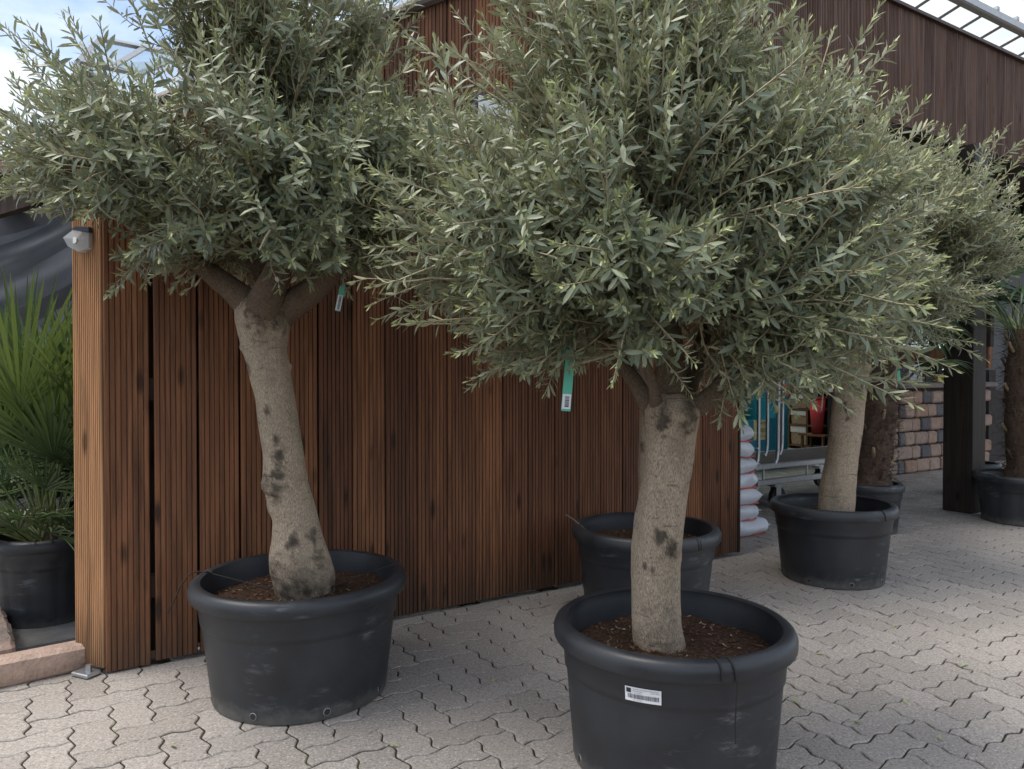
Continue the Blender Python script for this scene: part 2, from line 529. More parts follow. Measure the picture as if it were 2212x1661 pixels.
M['stone_grey'] = stone_mat('grey_wall_stone', [(0.0, C(0.10, 0.10, 0.105)), (1.0, C(0.145, 0.15, 0.16))])
M['mortar'] = simple('dark_mortar', (0.045, 0.038, 0.034), 0.95)
M['counter_top'] = simple('counter_top_wood', (0.11, 0.085, 0.07), 0.5, 0.2, 20)
M['steel'] = simple('galvanised_steel', (0.50, 0.52, 0.54), 0.38, 0.12, 30, metal=0.9)
M['alu'] = simple('aluminium_bar', (0.46, 0.47, 0.47), 0.45, 0.1, 20, metal=0.6)
M['rubber'] = simple('black_rubber', (0.02, 0.02, 0.02), 0.7)
M['plywood'] = simple('brown_plywood', (0.10, 0.07, 0.055), 0.7, 0.2, 10)
M['teal'] = simple('teal_cardboard', (0.02, 0.23, 0.31), 0.55, 0.12, 5)
M['teal_dark'] = simple('box_inside', (0.03, 0.03, 0.035), 0.8)
M['yellow'] = simple('pale_yellow_print', (0.62, 0.56, 0.26), 0.6, 0.08, 5)
M['ink'] = simple('dark_print', (0.03, 0.03, 0.04), 0.6, 0.1)
M['red_plastic'] = simple('red_plastic', (0.46, 0.045, 0.05), 0.4, 0.1, 6)
M['orange_plastic'] = simple('orange_plastic', (0.60, 0.13, 0.05), 0.45, 0.1, 6)
M['bag'] = simple('white_film', (0.60, 0.63, 0.68), 0.38, 0.12, 7, bump=0.25)
M['bag_red'] = simple('red_print_stripe', (0.55, 0.085, 0.045), 0.5)
M['wicker'] = simple('wicker_cane', (0.34, 0.24, 0.155), 0.8, 0.35, 60)
M['linen'] = simple('grey_white_linen', (0.50, 0.47, 0.44), 0.9, 0.1, 25)
M['paper'] = simple('white_label_paper', (0.76, 0.76, 0.78), 0.5, 0.04, 5)
M['tag_green'] = simple('mint_green_tag', (0.10, 0.46, 0.32), 0.5, 0.08, 6)
M['cord'] = simple('black_cord', (0.02, 0.018, 0.016), 0.8)
M['tarp'] = simple('charcoal_shade_cloth', (0.060, 0.064, 0.072), 0.95, 0.25, 3, bump=0.15)
M['cap'] = simple('dark_cap_board', (0.070, 0.040, 0.032), 0.55, 0.4, 12, bump=0.2)
M['panel'] = simple('dark_blue_grey_panel', (0.035, 0.042, 0.055), 0.5, 0.15, 4)
M['lens'] = simple('milky_white_plastic', (0.72, 0.73, 0.72), 0.35, 0.05, 8)
M['lamp_dark'] = simple('dark_lamp_plastic', (0.03, 0.03, 0.05), 0.4)
M['brass'] = simple('brass', (0.62, 0.45, 0.18), 0.35, 0.1, 20, metal=0.8)
M['cardboard'] = simple('grey_cardboard', (0.40, 0.39, 0.42), 0.8, 0.08, 6)
M['hedge'] = leaf_mat('hedge_leaf', C(0.05, 0.085, 0.03), C(0.11, 0.15, 0.05), C(0.10, 0.13, 0.06), C(0.2, 0.25, 0.08), 0.2, 0.5)
M['conifer'] = leaf_mat('conifer_leaf', C(0.035, 0.055, 0.035), C(0.07, 0.10, 0.055), C(0.06, 0.08, 0.05), C(0.12, 0.16, 0.07), 0.1, 0.6)
M['concrete'] = simple('grey_concrete', (0.26, 0.25, 0.24), 0.9, 0.2, 10, bump=0.3)
def glass_mat(name, tint, milky=0.25):
    m = NT(name, 0.08, 0.5)
    tr = m.n('ShaderNodeBsdfTransparent'); tr.inputs['Color'].default_value = tint
    gl = m.n('ShaderNodeBsdfGlossy'); gl.inputs['Roughness'].default_value = 0.06
    df = m.n('ShaderNodeBsdfTranslucent'); df.inputs['Color'].default_value = C(0.80, 0.84, 0.84)
    d2 = m.n('ShaderNodeBsdfDiffuse'); d2.inputs['Color'].default_value = C(0.62, 0.66, 0.66)
    v = m.coord()
    dirt = m.ramp(m.noise(v, 2.5, 5), (0.3, milky * 0.6), (0.7, min(1.0, milky * 1.4)))
    ma = m.n('ShaderNodeMixShader'); ma.inputs[0].default_value = 0.5
    m.l(df.outputs[0], ma.inputs[1]); m.l(d2.outputs[0], ma.inputs[2])
    m1 = m.n('ShaderNodeMixShader'); m.l(dirt, m1.inputs[0]); m.l(tr.outputs[0], m1.inputs[1]); m.l(ma.outputs[0], m1.inputs[2])
    lw = m.n('ShaderNodeLayerWeight'); lw.inputs[0].default_value = 0.5
    fr_ = m.math('ADD', m.math('MULTIPLY', m.math('POWER', lw.outputs['Facing'], 5.0), 0.55), 0.05)
    m2 = m.n('ShaderNodeMixShader'); m.l(fr_, m2.inputs[0]); m.l(m1.outputs[0], m2.inputs[1]); m.l(gl.outputs[0], m2.inputs[2])
    m.l(m2.outputs[0], m.out.inputs['Surface'])
    return m.m
M['glass'] = glass_mat('greenhouse_glass', C(0.86, 0.93, 0.91), 0.28)
M['clear'] = glass_mat('clear_plastic', C(0.8, 0.8, 0.83), 0.45)
M['window'] = glass_mat('window_glass', C(0.85, 0.92, 0.90), 0.10)

def text_mesh(txt, size, font_scale=1.0):
    cu = bpy.data.curves.new('lettering', 'FONT')
    cu.body = txt; cu.size = size; cu.align_x = 'CENTER'; cu.align_y = 'CENTER'; cu.resolution_u = 2
    o = bpy.data.objects.new('lettering', cu)
    COL.objects.link(o)
    bpy.context.view_layer.update()
    me = bpy.data.meshes.new_from_object(o.evaluated_get(bpy.context.evaluated_depsgraph_get()))
    me.calc_loop_triangles()
    V = np.array([v.co[:] for v in me.vertices]); F = np.array([t.vertices[:] for t in me.loop_triangles])
    bpy.data.objects.remove(o); bpy.data.curves.remove(cu); bpy.data.meshes.remove(me)
    return V, F

# ================================================================== ground and paving
g = MB()
g.quadgrid(np.array([[(-300, -300, -0.06), (300, -300, -0.06)], [(-300, 300, -0.06), (300, 300, -0.06)]], dtype=float), flip=False)
structure(g.build('ground', M['ground'], smooth=False))
g = MB()
g.quadgrid(np.array([[(-14, -2, -0.0055), (22, -2, -0.0055)], [(-14, 26, -0.0055), (22, 26, -0.0055)]], dtype=float))
paving = structure(g.build('paving', M['joint'], smooth=False))

PU, PV = 0.137, 0.1255                         # unit along the facade, unit across it
pa = np.array((math.cos(FANG), math.sin(FANG))); pb = np.array((math.sin(FANG), -math.cos(FANG)))
P0 = np.array((-0.3213, 2.6907))
ZIG = [(0.0, 0.0), (0.26, 0.078), (0.36, 0.070), (0.64, -0.070), (0.74, -0.078)]
def paver_outline(w, h):
    pts = []
    amp = 0.131
    def seg(p, d, n, left):
        for k in range(n):
            for t, o in ZIG:
                pts.append((p + d * (k + t)) * np.array((PU, PV)) + left * o * amp)
    o = np.zeros(2)
    ex, ey = np.array((1.0, 0)), np.array((0, 1.0))
    # local frame: x along the facade, y across (away from it); left of +x is -y, left of +y is +x
    seg(o, ex, w, np.array((0, -1.0)))
    seg(o + ex * w, ey, h, np.array((1.0, 0)))
    back = []
    for k in reversed(range(w)):
        for t, q in reversed(ZIG):
            back.append((o + ey * h + ex * (k + t)) * np.array((PU, PV)) + np.array((0, -1.0)) * q * amp)
    pts.append((o + ex * w + ey * h) * np.array((PU, PV)))
    pts += back[:-1] if False else back
    side = []
    for k in reversed(range(h)):
        for t, q in reversed(ZIG):
            side.append((o + ey * (k + t)) * np.array((PU, PV)) + np.array((1.0, 0)) * q * amp)
    pts += side
    out = []
    for p in pts:
        if not out or np.linalg.norm(np.array(out[-1]) - p) > 1e-6: out.append(p)
    if np.linalg.norm(out[0] - out[-1]) < 1e-6: out.pop()
    return np.array(out)
def paver_geo(w, h, rng):
    o = paver_outline(w, h)
    c = o.mean(0)
    nx, pv_ = np.roll(o, -1, 0), np.roll(o, 1, 0)
    t = nx - pv_; t /= np.linalg.norm(t, axis=1)[:, None]
    nrm = np.stack([-t[:, 1], t[:, 0]], 1)
    if ((c - o) * nrm).sum() < 0: nrm = -nrm
    o = o + nrm * 0.0033
    i1 = o + nrm * (0.0036 + rng.uniform(-.001, .0015, (len(o), 1)))
    rings = [np.c_[o, np.full(len(o), -0.012)], np.c_[o, np.full(len(o), -0.0035)], np.c_[i1, np.zeros(len(o))]]
    # world orientation: x -> pa, y -> pb
    def conv(P):
        q = P[:, :2] - c
        return np.c_[q[:, :1] * pa + q[:, 1:2] * pb, P[:, 2]]
    G = np.array([conv(r) for r in rings])
    return G, conv(np.c_[c[None], [[0.0]]])[0], c
prng = np.random.default_rng(5)
def paver_mb(w, h, tone, mb=None, at=None, tilt=(0, 0)):
    G, cen, c = paver_geo(w, h, prng)
    if at is not None:
        G = G.copy(); G[:, :, 2] += G[:, :, 0] * tilt[0] + G[:, :, 1] * tilt[1]; G += at; cen = cen + at
    mb = mb or MB()
    tn = (0, tone, 0, 1)
    mb.quadgrid(G, True, 0, tn, flip=True)
    n = G.shape[1]; j = np.arange(n); jn = (j + 1) % n
    mb.add(np.vstack([G[2], cen]), np.stack([jn, j, np.full(n, n)], -1), 0, tn)
    return mb
cells = []
for i in range(-60, 110):
    for j in range(-120, 40):
        k = (i + j) % 4
        if k == 0: w, h = 2, 1
        elif k == 2: w, h = 1, 2
        else: continue
        o = paver_outline(w, h).mean(0) if False else np.array((w * PU / 2, h * PV / 2))
        c = P0 + pa * (i * PU + o[0]) + pb * (j * PV + o[1])
        if c[1] < 1.45 or c[1] > 15: continue
        u, v, d = pix(np.array((c[0], c[1], 0)))
        if u[0] < -1100 or u[0] > 3500 or v[0] > 2700: continue
        s, n = SN(c)
        if -1.2 < s < 2.6 and n > 0.15: continue
        if n > 5.5: continue
        hid = False
        cells.append((d[0], w, h, c))
cells.sort(key=lambda q: q[0])
variants = {(w, h): [paver_mb(w, h, t).mesh('paver', M['paver'], False, True) for t in (0.05, 0.25, 0.4, 0.55, 0.75, 0.95)] for w, h in ((2, 1), (1, 2))}
field = MB()
done = 0
POT_SPOTS = [((-.886, 3.10), .30), ((.554, 2.55), .30), ((.739, 4.09), .30), ((2.083, 4.80), .28)]
for d, w, h, c in cells:
    covered = any(np.hypot(*(c - np.array(q))) < r - .12 for q, r in POT_SPOTS)
    inview = -120 < pix(np.array((c[0], c[1], 0)))[0][0] < 2330 and pix(np.array((c[0], c[1], 0)))[1][0] < 1720
    lift = float(prng.normal(0, 0.0011))
    tx, ty = prng.normal(0, 0.006, 2)
    if done < 300 and inview and not covered:
        o = link('paver', variants[(w, h)][int(prng.integers(6))], paving)
        o.location = (c[0], c[1], lift)
        o.rotation_euler = (float(tx), float(ty), float(prng.normal(0, 0.004)))
        done += 1
    elif not covered:
        paver_mb(w, h, float(prng.uniform(0, 1)), field, np.array((c[0], c[1], lift)), (float(tx), float(ty)))
stuff(field.build('paver_field', M['paver'], paving, smooth=False, tint=True))

# ================================================================== wooden facade
def profile(width, n, groove, depth, th=0.026):
    """front outline (x, y) of one grooved board, y negative towards the viewer"""
    pts = [(0.0, 0.004), (0.004, 0.0)]
    pitch = width / n
    for k in range(1, n):
        x = k * pitch
        pts += [(x - groove / 2, 0.0), (x - groove / 4, depth), (x + groove / 4, depth), (x + groove / 2, 0.0)]
    pts += [(width - 0.004, 0.0), (width, 0.004)]
    return pts
def board(mb_name, parent, mat, origin, ang, width, z0, ztop, n=8, groove=0.0052, depth=0.007, th=0.028):
    P = profile(width, n, groove, depth, th)
    x = np.array([p[0] for p in P]); y = np.array([p[1] for p in P])
    ex = np.array((math.cos(ang), math.sin(ang), 0)); ey = np.array((-math.sin(ang), math.cos(ang), 0))
    def pt(xx, yy, zz): return xx[:, None] * ex + yy[:, None] * ey + zz[:, None] * np.array((0, 0, 1.0))
    zb = np.full(len(x), 0.0); zt = np.array([ztop(k) for k in x]) - z0
    th_ = np.full(len(x), th)
    G = np.array([pt(x, th_, zb), pt(x, y, zb), pt(x, y, zt), pt(x, th_, zt), pt(x, th_, zb)])
    mb = MB(); mb.quadgrid(G)
    for col, fl in ((0, True), (-1, False)):
        q = G[:4, col]
        mb.add(q, [(0, 1, 2), (0, 2, 3)] if fl else [(0, 2, 1), (0, 3, 2)])
    me = mb.mesh(mb_name, mat, False)
    o = link(mb_name, me, parent)
    o.location = (origin[0], origin[1], z0)
    return o
def rake(s): return min(2.36 + 0.598 * (s + 1.40), 4.48)

wall = thing('wooden_wall', 'tall brown wall of grooved vertical boards behind the olive trees', 'wooden wall', LW(-1.3, 0.0))
edges = [-1.354, -1.142, -0.953, -0.768, -0.576, -0.388, -0.211, -0.03, 0.155, 0.338, 0.514, 0.699, 0.876, 1.068, 1.251, 1.423, 1.606] + [1.606 + 0.1815 * k for k in range(1, 7)]
brng = random.Random(3)
for k in range(len(edges) - 1):
    a, b = edges[k], edges[k + 1]
    gap = 0.022 if k == 0 else 0.012 if k == 1 else brng.choice((0.006, 0.007, 0.010))
    if k == 0: a += 0.012
    wd = b - a - gap
    z0 = (0.012 if k == 0 else 0.022) + brng.uniform(-.006, .008)
    dn = brng.uniform(-0.004, 0.004)
    o2 = LW(a, dn)
    if a > 1.5:
        board('board', wall, M['fence'], o2, FANG, wd, z0, lambda x: 3.468)
        board('board', wall, M['fence_upper'], LW(a, dn), FANG, wd, 3.474, lambda x, a=a: rake(a + x) - .02, n=9, groove=0.0115, depth=0.021)
    elif k < 2:
        board('board', wall, M['fence'], o2, FANG, wd, z0, lambda x, a=a: rake(a + x) - .02)
    else:
        zs = 2.05
        board('board', wall, M['fence'], o2, FANG, wd, z0, lambda x, a=a: rake(a + x) - .02)
bk = MB()
for q0, q1 in ((-1.165, 0.2), (0.2, 1.4), (1.4, 2.6)):
    n_ = 6
    ss = np.linspace(q0, q1, n_)
    bk.quadgrid(np.array([[LW(q, .115, .03) for q in ss], [LW(q, .115, min(3.4, rake(q) - .06)) for q in ss]]))
bk.build('gap_shade_sheet', M['beam'], wall, False)  # added dark sheet: stops daylight in the board gaps so they read as shade
# the board turned round the free end of the wall
eang = math.atan2(-0.389, 0.921)
ep = LW(-1.350, 0.0)[:2]
e0 = ep - np.array((math.cos(eang), math.sin(eang))) * 0.182
board('end_board', wall, M['end_board'], e0, eang, 0.178, 0.03, lambda x: 2.36, n=15, groove=0.0075, depth=0.0055)
# dark backing rails and the post the boards are fixed to
for zr in (0.35, 1.25, 2.15):
    r = MB(); r.box(LW(0.66, 0.055, zr), (4.0, 0.05, 0.10), FANG); r.build('rail', M['beam'], wall, False)
r = MB(); r.box(np.append(LW(-1.27, 0.10)[:2], 1.18), (0.09, 0.07, 2.3), FANG); r.build('post', M['beam'], wall, False)
r = MB(); r.box(LW(2.62, 0.085, 1.75), (0.10, 0.10, 3.44), FANG); r.build('post', M['beam'], wall, False)
r = MB(); r.box(LW(2.700, 0.014, 1.745), (0.018, 0.032, 3.44), FANG); r.build('edge_strip', M['beam'], wall, False)
# steel foot with bolt under the free end
r = MB(); r.box(np.append(ep - np.array((0.075, 0.005)), 0.012), (0.10, 0.07, 0.018), eang, bevel=0.004)
r.tube([np.append(ep - np.array((0.06, 0.012)), z) for z in (0.02, 0.05)], 0.013, 6)
r.build('steel_foot', M['steel'], wall, False)
# cap along the sloping top
sl = math.atan(0.598)
s0, s1 = -1.46, 2.145
L = (s1 - s0) / math.cos(sl)
mid = LW((s0 + s1) / 2, 0.004, rake((s0 + s1) / 2) + 0.012)
rx = np.array([[math.cos(FANG), -math.sin(FANG), 0], [math.sin(FANG), math.cos(FANG), 0], [0, 0, 1]]) @ np.array([[math.cos(sl), 0, -math.sin(sl)], [0, 1, 0], [math.sin(sl), 0, math.cos(sl)]])
r = MB(); r.box(mid, (L, 0.115, 0.055), rx, bevel=0.018); r.build('top_cap', M['cap'], wall, True, sharp=40)

# ================================================================== entrance canopy with its fascia
canopy = thing('entrance_canopy', 'deep fascia of finely ribbed dark boards over the shop entrance, on a black post', 'canopy', LW(5.8, 0.1))
s = 2.698
while s < 12.0:
    wd = 0.1785
    board('fascia_board', canopy, M['fence_upper'], LW(s, brng.uniform(-.003, .003)), FANG, wd, 3.47, lambda x: 4.475, n=9, groove=0.0115, depth=0.021)
    s += 0.1815
r = MB(); r.box(LW(7.35, 0.012, 4.49), (9.4, 0.09, 0.028), FANG); r.build('fascia_cap', M['cap'], canopy, False)
r = MB(); r.box(LW(7.35, 0.20, 3.455), (9.3, 0.36, 0.028), FANG); r.build('soffit', M['beam'], canopy, False)
r = MB(); r.box(LW(6.3, 1.65, 3.98), (8.4, 3.0, 0.10), FANG); r.build('roof', M['beam'], canopy, False)
for k in range(8):
    r = MB(); r.box(LW(2.62 + k * 1.05, 5.83, 3.98), (1.03, 5.3, 0.012), FANG); r.build('roof_glass', M['glass'], canopy, False)
r = MB(); r.box(LW(13.6, 1.68, 3.985), (6.2, 3.06, 0.10), FANG); r.build('roof', M['beam'], canopy, False)
for k in range(8):
    r = MB()
    if k < 6: r.box(LW(3.1 + k * 1.25, 4.3, 3.76), (0.14, 8.2, 0.30), FANG)
    else: r.box(LW(3.1 + k * 1.25, 1.62, 3.76), (0.14, 2.76, 0.30), FANG)
    r.build('roof_beam', M['beam'], canopy, False)
r = MB(); r.box(LW(7.35, 0.55, 3.62), (9.3, 0.16, 0.26), FANG); r.build('header_beam', M['beam'], canopy, False)
pc = LW(5.71 + 0.125, -0.113 + 0.135)
r = MB(); r.box((pc[0], pc[1], 1.735), (0.235, 0.27, 3.44), FANG, bevel=0.008); r.build('post', M['post_dark'], canopy, False)
r = MB(); r.box((pc[0], pc[1], 0.008), (0.21, 0.24, 0.016), FANG); r.build('post_shoe', M['steel'], canopy, False)

# ================================================================== inside the shop
back = thing('shop_wall', 'dark rear wall of the shop with a stone base and a window over the counter', 'wall', LW(10.3, 4.0))
r = MB(); r.box(LW(6.4, 8.5, 1.97), (8.2, 0.12, 3.93), FANG); r.build('rear_wall', M['beam'], back, False)
r = MB(); r.box(LW(2.655, 4.29, 1.97), (0.05, 8.32, 3.93), FANG); r.build('side_wall', M['beam'], back, False)
# right-hand inner wall (runs along n) with stone base, rail and window
def nbox(mb, s, n0, n1, z0, z1, th=0.14): return mb.box(LW(s, (n0 + n1) / 2, (z0 + z1) / 2), (th, n1 - n0, z1 - z0), FANG)
r = MB(); nbox(r, 10.36, 1.9, 8.45, 0.0, 1.38, .20); r.build('base_wall', M['mortar'], back, False)
r = MB(); nbox(r, 10.35, 1.9, 8.45, 2.85, 3.93, .16); r.build('upper_wall', M['beam'], back, False)
r = MB(); nbox(r, 10.35, 4.4, 8.45, 1.38, 2.85, .16); r.build('upper_wall', M['beam'], back, False)
r = MB(); nbox(r, 10.30, 1.9, 4.4, 1.40, 1.72, .12); r.build('window_rail', M['fence'], back, False)
for n in (1.94, 2.78, 3.6, 4.36):
    r = MB(); nbox(r, 10.35, n - .035, n + .035, 1.72, 2.85, .10); r.build('mullion', M['beam'], back, False)
for a, b in ((1.975, 2.745), (2.815, 3.565), (3.635, 4.325)):
    r = MB(); nbox(r, 10.35, a, b, 1.72, 2.85, .008); r.build('window_pane', M['window'], back, False)
srng = random.Random(9)
def rock(name, parent, mat, c, size, ang, rough=0.012, seed=0):
    """a tumbled wall stone: a bevelled block with uneven faces"""
    mb = MB(); mb.box((0, 0, 0), size, 0.0, bevel=min(size) * 0.16)
    V = mb.V[0]
    for k in range(len(V)):
        V[k] += np.array(mnoise.noise_vector(Vector(V[k] * 9 + seed))) * rough
    cs, sn = math.cos(ang), math.sin(ang)
    mb.V[0] = V @ np.array([[cs, sn, 0], [-sn, cs, 0], [0, 0, 1]])
    me = mb.mesh(name, mat, True); me.set_sharp_from_angle(angle=R(38))
    o = link(name, me, parent); o.location = tuple(float(q) for q in c)
    return o
for row in range(6):
    n = 1.93 + (0.1 if row % 2 else 0)
    while n < 4.2:
        w = srng.choice((0.22, 0.26, 0.34))
        rock('stone', back, M['stone_warm'] if srng.random() > .2 else M['stone_grey'], LW(10.235, n + w / 2, 0.115 + row * 0.222), (0.10, w - .015, 0.205), FANG, .008, srng.random() * 50)
        n += w
r = MB(); r.box(LW(14.3, 3.06, 2.06), (4.2, 0.10, 3.7), FANG); r.build('rear_panel', M['panel'], back, False)
for k in range(4):
    r = MB(); r.box(LW(12.75 + k * 0.95, 2.995, 1.15), (0.92, 0.03, 1.85), FANG, bevel=.008); r.build('panel', M['panel'], back, False)
for k in range(10):
    rock('stone', back, M['stone_warm'], LW(12.45 + k * 0.40, 2.97, 0.10), (0.385, 0.14, 0.19), FANG, .008, k * 3.1)

counter = thing('stone_counter', 'shop counter faced with pink, beige and grey wall stones', 'counter', LW(8.6, 2.0))
r = MB(); r.box(LW(8.95, 2.12, 0.535), (3.9, 0.36, 1.07), FANG); r.build('core', M['mortar'], counter, False)
crow = 0.183
row_layout = [  # widths from the left visible end, g = grey
    'g.14 p.27 p.29 p.26 p.22 g.2 p.3 p.24 p.28 g.2 p.3', 'p.31 p.20 g.21 p.25 p.28 g.2 p.3 p.2 p.3 g.2', 'g.14 p.22 p.29 p.21 g.2 p.28 p.24 g.2 p.3 p.3',
    'p.29 p.20 g.21 p.27 p.22 p.3 g.2 p.26 p.3', 'g.14 p.21 p.29 p.21 g.20 p.28 p.25 g.2 p.3 p.2', 'p.32 p.21 g.21 p.26 p.2 p.3 g.2 p.26 p.28']
for row, txt in enumerate(row_layout):
    s = 7.82
    # stones to the left, behind the palm
    q = s
    while q > 7.1:
        w = srng.choice((0.2, 0.27)); q -= w
        rock('stone', counter, M['stone_warm'], LW(q + w / 2, 1.90, crow / 2 + row * crow), (w - .012, 0.13, crow - .012), FANG, .009, srng.random() * 90)
    for t in txt.split():
        w = float(t[1:]) * 1.06
        if s + w > 10.22: break
        rock('stone', counter, M['stone_grey'] if t[0] == 'g' else M['stone_warm'], LW(s + w / 2, 1.90 + srng.uniform(-.012, .006), crow / 2 + row * crow), (w - .014, 0.14, crow - .014), FANG, .009, srng.random() * 90)
        s += w
r = MB(); r.box(LW(8.7, 2.06, 1.165), (3.1, 0.58, 0.075), FANG, bevel=.01); r.build('counter_top', M['counter_top'], counter, False)
r = MB(); r.box(LW(8.7, 2.08, 1.107), (3.0, 0.40, 0.045), FANG); r.build('top_support', M['beam'], counter, False)

bx = MB(); bx.box(LW(8.35, 2.03, 1.335), (0.34, 0.24, 0.265), FANG, bevel=.004)
tag(bx.build('cardboard_box', M['cardboard'], smooth=False), 'grey cardboard box standing on the stone counter', 'box')
lan = thing('brass_lantern', 'small brass lantern with black top on the stone counter', 'lantern', LW(9.02, 1.98, 1.20))
r = MB(); r.lathe([(0, 0), (.075, 0), (.075, .02), (.04, .03), (.04, .05), (.065, .06), (.055, .11), (0, .115)], LW(9.02, 1.98, 1.203), 20); r.build('base', M['brass'], lan)
r = MB(); r.lathe([(0, 0), (.05, 0), (.035, .06), (.06, .10), (.04, .14), (0, .16)], LW(9.02, 1.98, 1.31), 16); r.build('top', M['rubber'], lan)

# potted conifer on the counter
con = thing('potted_conifer', 'small dark conifer in a black pot on the stone counter', 'potted plant', LW(8.86, 2.2, 1.20))
r = MB(); r.lathe([(0, 0), (.09, 0), (.11, .15), (.12, .15), (.12, .17), (.10, .17), (.10, .14), (0, .14)], LW(8.86, 2.2, 1.203), 20); r.build('pot', M['pot'], con)
crng = np.random.default_rng(11)
r = MB()
for k in range(900):
    hgt = crng.uniform(0, .52); rad = (.22 - hgt * .22) * math.sqrt(crng.uniform(.2, 1)); th = crng.uniform(0, 6.283)
    p = LW(8.86, 2.2, 1.34 + hgt) + np.array((rad * math.cos(th), rad * math.sin(th), 0))
    d = np.array((math.cos(th), math.sin(th), crng.uniform(-.2, .9))); d /= np.linalg.norm(d)
    sd = np.cross(d, crng.normal(size=3)); sd /= np.linalg.norm(sd)
    L_ = crng.uniform(.03, .06)
    r.add([p - sd * .006, p + sd * .006, p + d * L_ + sd * .003, p + d * L_ - sd * .003], [(0, 1, 2), (0, 2, 3)], 0, (0, crng.uniform(), 0, 1))
stuff(r.build('foliage', M['conifer'], con, False, True))


# hedge seen through the window
def leaf_cloud(mb, sampler, count, size, rng, wide=.22):
    for k in range(count):
        p = sampler(rng)
        d = rng.normal(size=3); d /= np.linalg.norm(d); sd = np.cross(d, rng.normal(size=3)); sd /= np.linalg.norm(sd)
        L_ = size * rng.uniform(.7, 1.4)
        mb.add([p, p + d * L_ * .5 + sd * L_ * wide, p + d * L_, p + d * L_ * .5 - sd * L_ * wide], [(0, 1, 2), (0, 2, 3)], 0, (0, rng.uniform(), 0, 1))
hg = thing('hedge', 'green hedge outside the shop window', 'hedge', LW(12.2, 5.6))
r = MB(); leaf_cloud(r, lambda g_: LW(g_.uniform(11.4, 12.9), g_.uniform(3.5, 8.2), g_.uniform(.05, 2.5 + .4 * math.sin(g_.uniform(0, 6)))), 5200, .10, crng)
stuff(r.build('foliage', M['hedge'], hg, False, True))
for k in range(5):
    r = MB(); r.tube([LW(12.1, 3.9 + k, 0), LW(12.15, 3.95 + k, 1.0), LW(12.1, 4.0 + k, 2.0)], [.03, .022, .01], 6); r.build('stem', M['limb'], hg)

# ================================================================== stacked white bags just inside the entrance
def cushion(mb, c, L_, Wd, H_, ang, rng, mat=0):
    nu, nv = 36, 14
    th = np.linspace(0, 2 * math.pi, nu, endpoint=False)
    rows = []
    for j in range(nv + 1):
        ph = -math.pi / 2 + math.pi * j / nv
        k = abs(math.cos(ph)) ** 0.35
        zz = math.copysign(abs(math.sin(ph)) ** 0.9, math.sin(ph)) * H_ / 2
        ring = []
        for t in th:
            cx = math.copysign(abs(math.cos(t)) ** 0.45, math.cos(t)) * L_ / 2
            cy = math.copysign(abs(math.sin(t)) ** 0.45, math.sin(t)) * Wd / 2
            pinch = 1 + 0.05 * (1 - abs(math.sin(ph)))
            ring.append((cx * k * pinch, cy * k * pinch, zz))
        rows.append(ring)
    G = np.array(rows)
    sh = rng.uniform(0, 90)
    for a in range(G.shape[0]):
        for b in range(G.shape[1]):
            G[a, b] += np.array(mnoise.noise_vector(Vector(G[a, b] * 11 + sh))) * 0.020 + np.array(mnoise.noise_vector(Vector(G[a, b] * 34 + sh))) * 0.006
    cs, sn = math.cos(ang), math.sin(ang)
    G = G @ np.array([[cs, sn, 0], [-sn, cs, 0], [0, 0, 1]])
    mb.quadgrid(G + np.asarray(c), True, mat)
bag_rng = np.random.default_rng(4)
bh = 0.128
pos_words = ['at the foot of the stack', 'second from the bottom of the stack', 'third from the bottom of the stack', 'fourth from the bottom of the stack',
             'fifth from the bottom of the stack', 'sixth from the bottom of the stack', 'topmost on the stack']
for k in range(7):
    off = bag_rng.uniform(-.025, .025) + (0.06 if k == 0 else 0.0) - 0.012 * k
    c = LW(3.17 + off, 0.56, bh * (k + .5) + .004)
    t = thing('bag', 'white plastic bag with a red edge, ' + pos_words[k], 'bag', (c[0], c[1], c[2] - bh / 2), 'white bags stacked behind the wooden wall')
    r = MB(); cushion(r, c, 0.52, 0.40, bh * 1.10, FANG + bag_rng.uniform(-.07, .07), bag_rng); r.build('film', M['bag'], t)
    r = MB(); r.box(c + np.array((0, 0, -bh * .46)), (0.44, 0.345, 0.013), FANG, bevel=.003); r.build('red_edge', M['bag_red'], t, False)
    r = MB()
    ex = np.append(FS, 0); ey = np.append(FN, 0)
    for sgn in (1, -1):
        q = [c + ex * (.262 * sgn) + ey * yy + np.array((0, 0, .006 * math.sin(yy * 40))) for yy in np.linspace(-.17, .17, 9)]
        G = np.array([q, [p + ex * .022 * sgn + np.array((0, 0, .008 * math.cos(i * 1.7))) for i, p in enumerate(q)]])
        r.quadgrid(G)
    r.build('seam', M['bag'], t)

# ================================================================== platform trolley
tro = thing('platform_trolley', 'silver tubular platform trolley with a brown deck behind the white bags', 'trolley', LW(5.3, 1.35))
TS, TN, TZ = 4.14, 1.05, 0.43
def tw(a, b, z): return LW(TS + a, TN + b, z)
def bar(name, p, q, rad=.014, mat='steel', seg=8, mid=()):
    r = MB(); r.tube([p, *mid, q], rad, seg); return r.build(name, M[mat], tro)
r = MB(); r.box(tw(1.1, .4, TZ + .012), (2.2, .78, .018), FANG); r.build('deck', M['plywood'], tro, False)
for b in (0, .8):
    r = MB(); r.box(tw(1.1, b, TZ), (2.26, .035, .05), FANG, bevel=.006); r.build('deck_rail', M['steel'], tro, False)
    r = MB(); r.box(tw(1.1, b, TZ - .15), (2.2, .04, .055), FANG, bevel=.006); r.build('chassis_rail', M['steel'], tro, False)
for a in (0, 2.2):
    r = MB(); r.box(tw(a, .4, TZ), (.035, .78, .05), FANG, bevel=.006); r.build('deck_rail', M['steel'], tro, False)
